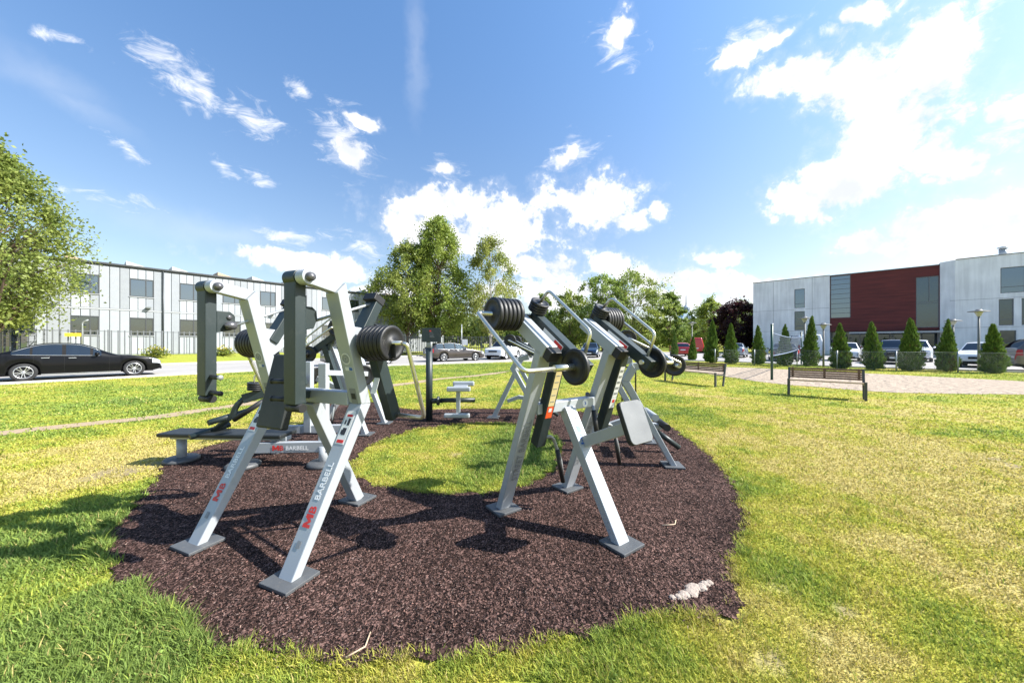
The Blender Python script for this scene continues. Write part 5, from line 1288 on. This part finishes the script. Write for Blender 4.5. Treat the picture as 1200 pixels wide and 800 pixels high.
    for s in (-1, 1):
        MB().lathe((Lc / 2 - D['win'][0] - .12, s * (W + .06), interp(D['belt'], D['win'][0]) + .07), (1, 0, 0), [(0, -.07), (.06, -.06), (.075, 0), (.05, .06), (0, .075)], 12).build('mirror', pm, root)
        if detail > 1:
            for (xa, xb) in ((D['win'][0] + .02, D['win'][1]),):
                pts_ = []; idx = [i for i, xx in enumerate(X) if xa <= xx <= xb]
                up_ = [(rings[i][7][0], s * (rings[i][7][1] + .006), rings[i][7][2] + .004) for i in idx[::3]]; dn = [(rings[i][6][0], s * (rings[i][6][1] + .006), rings[i][6][2]) for i in idx[::3]]
                MB().tube(dn, .009, 6).build('window_trim', rimm, root); MB().tube(up_, .009, 6).build('window_trim', rimm, root)
            seams = MB()
            for xx in (D['pil'][0][0] - .42, D['pil'][1][0] + .04, D['pil'][2][0] - .02):
                i = min(range(len(X)), key=lambda k_: abs(X[k_] - xx)); seams.tube([(rings[i][j][0], s * (rings[i][j][1] + .0005), rings[i][j][2]) for j in range(2, 7)], .004, 5, False)
            seams.build('door_seam', pbr('seam black', (.004, .004, .004), .6), root)
            for xx in (D['pil'][1][0] - .16, D['pil'][2][0] - .30): MB().box((Lc / 2 - xx, s * (W + .006), interp(D['belt'], xx) - .10), (.20, .03, .025)).build('door_handle', rimm, root, .008)
            MB().box((Lc / 2 - (D['wx'][0] + D['wx'][1]) / 2, s * (W + .0), .235), (D['wx'][1] - D['wx'][0] - .8, .02, .025)).build('sill_trim', rimm, root)
    for cxw in D['wx']:
        for s in (-1, 1):
            c = (Lc / 2 - cxw, s * (W - .105), D['wr']); r = D['wr']
            ty = MB().lathe(c, (0, s, 0), [(r * .66, -.10), (r * .95, -.10), (r, -.07), (r, .07), (r * .95, .095), (r * .72, .10), (r * .68, .085)], 30).build('wheel', tyre, root)
            rm = MB().lathe(c, (0, s, 0), [(r * .70, .09), (r * .67, .10), (r * .63, .07), (r * .62, .02), (0, .02)], 30)
            disc = rm.build('rim', pbr('dark rim well', (.05, .05, .055), .5, .4) if detail > 1 else rimm, ty)
            if detail > 1:
                sp_ = MB(); 
                for k in range(10):
                    a = 2 * PI * k / 10; e = Vector((math.cos(a), 0, math.sin(a))); a2 = a + (.10 if k % 2 else -.10); e2 = Vector((math.cos(a2), 0, math.sin(a2)))
                    sp_.beam(Vector(c) + Vector((0, s * .075, 0)) + e * .04, Vector(c) + Vector((0, s * .085, 0)) + e2 * r * .66, .035, .02, (0, 1, 0))
                sp_.lathe(Vector(c) + Vector((0, s * .06, 0)), (0, s, 0), [(.06, 0), (.055, .03), (0, .035)], 14)
                sp_.lathe(c, (0, s, 0), [(r * .70, .092), (r * .69, .104), (r * .63, .10), (r * .62, .08)], 30)
                sp_.build('spokes', rimm, ty)
    if box:
        MB().lathe((-.2, 0, D['top'][6][1] + .18), (1, 0, 0), [(0, -.95), (.22, -.85), (.30, -.5), (.30, .4), (.2, .8), (0, .95)], 14).build('roof_box', blackp, root)
    return root
def paintm(name, c, metal=0.): return pbr(name, c, .3, metal, .03, 2, coat=1.0)
PB = pbr('black paint', (.004, .004, .005), .35, 0, .03, 2, coat=.22, spec=.12); PN = paintm('navy paint', (.012, .03, .075), .2); PBR = paintm('brown grey paint', (.045, .036, .035), .3); PW = paintm('white paint', (.72, .73, .74)); PS = paintm('silver paint', (.30, .33, .38), .4); PR = paintm('red paint', (.45, .02, .015)); PG = paintm('bronze paint', (.15, .125, .10), .4); PD = paintm('dark grey paint', (.03, .032, .036), .2)
hd = (dR[0], dR[1])
car('black_saloon', 'saloon', 'glossy black saloon parked at the kerb on the far left', -18.35, 14.85, hd, PB, 2)
car('navy_saloon', 'saloon', 'dark blue saloon partly hidden by the column of the chest press', -10.3, 23.9, hd, PN)
car('brown_estate', 'estate', 'dark brown estate car in side view behind the sign post', -4.75, 28.8, (.80, .60), PBR, 2)
car('white_off_roader', 'suv', 'white off roader facing the camera behind the row machine', -.75, 32.6, (-.40, -.92), PW)
car('white_hatchback', 'hatch', 'white hatchback deep behind the left column of the row machine', 1.1, 37.5, (-.35, -.94), PW)
car('blue_hatchback', 'hatch', 'small blue car low between the two columns of the row machine', 8.2, 36.5, (-.3, -.95), PN)
car('silver_saloon', 'saloon', 'silver saloon seen from behind under the copper tree', 23.2, 36.2, (.62, .79), PS)
car('dark_saloon', 'saloon', 'dark car behind the volleyball net', 22.6, 29.2, (.55, .83), PD)
car('red_hatchback', 'hatch', 'red car between the two small thujas on the left of the row', 19.2, 40.0, (.3, .95), PR)
car('red_van', 'van', 'far red van between the second and third thujas', 27.5, 52.5, (.4, .9), PR)
car('white_van', 'van', 'white delivery van behind the slim thuja by the small lamp', 27.6, 33.2, (.45, .89), PW)
car('dark_hatchback', 'suv', 'dark grey car facing the camera before the glazed entrance', 27.6, 25.2, (-.74, -.67), PD)
car('white_saloon', 'hatch', 'white car peeping out left of the dark grey car', 27.9, 29.2, (-.72, -.69), PW)
car('white_suv_roof_box', 'suv', 'white car with a black roof box parked in front of the doors', 32.6, 28.3, (-.77, -.64), PW, box=True)
car('pale_hatchback', 'hatch', 'white hatchback facing the camera left of the tall lamp', 28.8, 21.4, (-.84, -.54), PW)
car('bronze_off_roader', 'suv', 'bronze off roader cut by the right edge of the picture', 28.6, 17.5, (.80, -.60), PG, 2)

# ------------------------------------------------------------------ camera, light, sky
cam = bpy.data.cameras.new('camera'); co = bpy.data.objects.new('camera', cam); COL.objects.link(co)
cam.sensor_width = 36; cam.lens = 36 * K / 1200; cam.clip_end = 3000; cam.clip_start = .05; cam.shift_y = 2 / 1200
co.location = (0, 0, CAMH); co.rotation_euler = (math.radians(90), 0, 0); scene.camera = co

EL = math.radians(41.5); sdir = Vector((math.cos(EL) * .997, -math.cos(EL) * .075, math.sin(EL)))
sl = bpy.data.lights.new('sun', 'SUN'); sl.energy = 4.8; sl.angle = math.radians(.53); sl.color = (1, .955, .88)
so_ = bpy.data.objects.new('sun', sl); COL.objects.link(so_); so_.rotation_euler = sdir.to_track_quat('Z', 'Y').to_euler(); so_.location = (20, 0, 30)

world = bpy.data.worlds.new('World'); scene.world = world; world.use_nodes = True
nt = world.node_tree; L = nt.links; nt.nodes.clear()
outn = nt.nodes.new('ShaderNodeOutputWorld'); bg = nt.nodes.new('ShaderNodeBackground'); bg.inputs['Strength'].default_value = .09
sky = nt.nodes.new('ShaderNodeTexSky'); sky.sky_type = 'NISHITA'; sky.sun_disc = False; sky.sun_elevation = EL; sky.sun_rotation = math.atan2(sdir.x, sdir.y); sky.air_density = 1.0; sky.dust_density = 1.3; sky.ozone_density = 1.6
tc = nt.nodes.new('ShaderNodeTexCoord')
def M(op, a, b=None, c=None, clamp=False):
    n = nt.nodes.new('ShaderNodeMath'); n.operation = op; n.use_clamp = clamp
    for i, v in enumerate((a, b, c)):
        if v is None: continue
        if isinstance(v, (int, float)): n.inputs[i].default_value = v
        else: L.new(v, n.inputs[i])
    return n.outputs[0]
def VM(op, a, b=None, c=None, out=0):
    n = nt.nodes.new('ShaderNodeVectorMath'); n.operation = op
    for i, v in enumerate((a, b, c)):
        if v is None: continue
        if isinstance(v, tuple): n.inputs[i].default_value = v
        else: L.new(v, n.inputs[i])
    return n.outputs[out]
sep = nt.nodes.new('ShaderNodeSeparateXYZ'); L.new(tc.outputs['Generated'], sep.inputs[0])
azn = M('ARCTAN2', sep.outputs[0], sep.outputs[1]); eln = M('ARCSINE', sep.outputs[2])
cmb = nt.nodes.new('ShaderNodeCombineXYZ'); L.new(azn, cmb.inputs[0]); L.new(eln, cmb.inputs[1])
def noise(scale, detail, rough, vec, dist=0.):
    n = nt.nodes.new('ShaderNodeTexNoise'); n.inputs['Scale'].default_value = scale; n.inputs['Detail'].default_value = detail; n.inputs['Roughness'].default_value = rough; n.inputs['Distortion'].default_value = dist
    L.new(vec, n.inputs['Vector']); return n
nw1 = noise(9, 4, .6, tc.outputs['Generated'])
warp = VM('MULTIPLY_ADD', nw1.outputs['Color'], (.10, .07, 0), (-.05, -.035, 0))
pos = VM('ADD', cmb.outputs[0], warp)
def azel(u, v):
    a = (u - 600) / K; b = (HZ - v) / K
    return math.atan(a), math.atan(b / math.hypot(1, a))
def blobs(lst, rot_noise=None):
    cur = None
    for (u, v, ru, rv, ang) in lst:
        a, e = azel(u, v); ca, sa = math.cos(math.radians(ang)), math.sin(math.radians(ang))
        au, eu = azel(u + ru * ca, v - ru * sa); av, ev = azel(u + rv * sa, v + rv * ca)
        # linear map taking the two half axes to unit vectors
        m = np.array([[au - a, av - a], [eu - e, ev - e]]); inv = np.linalg.inv(m)
        d = VM('SUBTRACT', pos, (a, e, 0))
        p = VM('DOT_PRODUCT', d, (inv[0, 0], inv[0, 1], 0), out=1); q = VM('DOT_PRODUCT', d, (inv[1, 0], inv[1, 1], 0), out=1)
        r = M('SQRT', M('MULTIPLY_ADD', p, p, M('MULTIPLY', q, q)))
        cur = r if cur is None else M('MINIMUM', cur, r)
    return cur
CUM = [(1010, 95, 130, 55, 8), (1095, 60, 75, 62, 55), (930, 92, 80, 28, 15), (1050, 150, 110, 60, 20), (985, 215, 110, 40, 15), (1100, 185, 80, 32, 5), (1010, 20, 40, 18, 10), (925, 235, 40, 30, 0), (865, 62, 34, 14, 25), (905, 40, 30, 10, 30),
       (1110, 265, 130, 34, 6), (1180, 262, 60, 28, 0), (1020, 285, 50, 18, 0), (1190, 135, 30, 16, 0),
       (520, 240, 80, 26, 5), (590, 265, 70, 40, -10), (625, 310, 60, 24, -15), (680, 235, 72, 36, 0), (740, 258, 24, 14, 20), (665, 180, 26, 12, 20), (768, 248, 12, 12, 0), (520, 285, 70, 30, 0), (470, 262, 30, 20, 0),
       (350, 304, 88, 15, -4), (395, 318, 50, 12, 0), (845, 300, 44, 13, 0), (720, 307, 32, 15, 0), (810, 328, 130, 18, -2), (900, 334, 70, 14, 0), (760, 352, 150, 16, 0), (640, 345, 80, 22, 0), (880, 352, 120, 16, 0), (460, 345, 60, 16, 0), (60, 372, 60, 12, 0),
       (425, 140, 27, 9, -25), (415, 182, 30, 15, -38), (521, 194, 15, 8, 0), (728, 30, 26, 17, 50)]
CUR = [(200, 85, 60, 26, -45), (240, 112, 62, 20, -45), (300, 140, 50, 20, -35), (275, 132, 32, 16, 30), (353, 105, 26, 15, -40), (80, 47, 40, 10, -10), (262, 195, 18, 10, -40), (298, 208, 22, 9, -40), (720, 50, 34, 30, 60), (130, 235, 60, 12, -10), (150, 180, 40, 10, -30), (340, 275, 60, 9, -5), (425, 290, 36, 16, -30), (905, 28, 50, 14, 25), (965, 40, 30, 12, 10), (1150, 15, 60, 26, 40), (1185, 160, 36, 24, 10), (405, 165, 50, 34, -40), (522, 195, 28, 16, 0), (665, 178, 40, 20, 20), (860, 60, 50, 24, 25), (770, 250, 20, 16, 0)]
VEIL = [(90, 120, 120, 22, -33), (487, 70, 17, 100, 0), (60, 90, 120, 30, -30), (250, 270, 200, 30, -8)]
rc = blobs(CUM); rw_ = blobs(CUR)
nz = noise(11, 9, .58, tc.outputs['Generated'], .2); strm = nt.nodes.new('ShaderNodeMapping'); strm.inputs['Rotation'].default_value = (0, math.radians(40), 0); strm.inputs['Scale'].default_value = (.55, 1, 1.6); L.new(tc.outputs['Generated'], strm.inputs[0])
nz2 = noise(24, 9, .68, strm.outputs[0], .8); nzf = noise(34, 7, .62, tc.outputs['Generated'], .3)
# elevation based fine detail
dens = M('ADD', M('SUBTRACT', 1.0, rc), M('ADD', M('MULTIPLY', M('SUBTRACT', nz.outputs['Fac'], .5), 2.3), M('MULTIPLY', M('SUBTRACT', nzf.outputs['Fac'], .5), 1.5)))
def smooth(x, lo, hi):
    n = nt.nodes.new('ShaderNodeMapRange'); n.interpolation_type = 'SMOOTHSTEP'; n.inputs[1].default_value = lo; n.inputs[2].default_value = hi; L.new(x, n.inputs[0]); return n.outputs[0]
a_c = M('MAXIMUM', smooth(dens, -.02, .50), M('MULTIPLY', smooth(dens, -.35, .3), .16))
densw = M('ADD', M('SUBTRACT', .85, rw_), M('MULTIPLY', M('SUBTRACT', nz2.outputs['Fac'], .5), 4.2))
a_w = M('MULTIPLY', smooth(densw, -.1, 1.5), .9)
rv_ = blobs(VEIL); a_v = M('MULTIPLY', smooth(M('ADD', M('SUBTRACT', 1.0, rv_), M('MULTIPLY', M('SUBTRACT', nz.outputs['Fac'], .5), .8)), 0, 1.3), .17)
alpha = M('MAXIMUM', M('MAXIMUM', a_c, a_w), a_v, clamp=True)
# clouds thicker in the middle and greyer below
off = VM('ADD', tc.outputs['Generated'], (.03, -.01, .045)); nz3 = noise(11, 6, .55, off, .2)
sh = smooth(M('ADD', M('MULTIPLY', M('SUBTRACT', nz.outputs['Fac'], nz3.outputs['Fac']), 1.2), M('MULTIPLY', dens, -.12)), -.35, .12)
mixc = nt.nodes.new('ShaderNodeMix'); mixc.data_type = 'RGBA'; mixc.inputs[6].default_value = (4.5, 4.7, 5.1, 1); mixc.inputs[7].default_value = (6.4, 6.4, 6.5, 1); L.new(sh, mixc.inputs[0])
mixs = nt.nodes.new('ShaderNodeMix'); mixs.data_type = 'RGBA'; L.new(alpha, mixs.inputs[0]); tn = nt.nodes.new('ShaderNodeMix'); tn.data_type = 'RGBA'; tn.inputs[6].default_value = (1.06, 1.0, .95, 1); tn.inputs[7].default_value = (.88, 1.20, 1.42, 1)
L.new(smooth(sep.outputs[2], .05, .8), tn.inputs[0]); skyt = VM('MULTIPLY', sky.outputs[0], tn.outputs[2]); L.new(skyt, mixs.inputs[6]); L.new(mixc.outputs[2], mixs.inputs[7])
L.new(mixs.outputs[2], bg.inputs['Color']); L.new(bg.outputs[0], outn.inputs['Surface'])

scene.view_settings.view_transform = 'Standard'; scene.view_settings.look = 'None'; scene.view_settings.gamma = 1; scene.view_settings.exposure = 1.2
scene.view_settings.use_curve_mapping = False
scene.cycles.max_bounces = 6; scene.cycles.diffuse_bounces = 3; scene.cycles.glossy_bounces = 3; scene.cycles.transparent_max_bounces = 6
scene.cycles.use_denoising = True
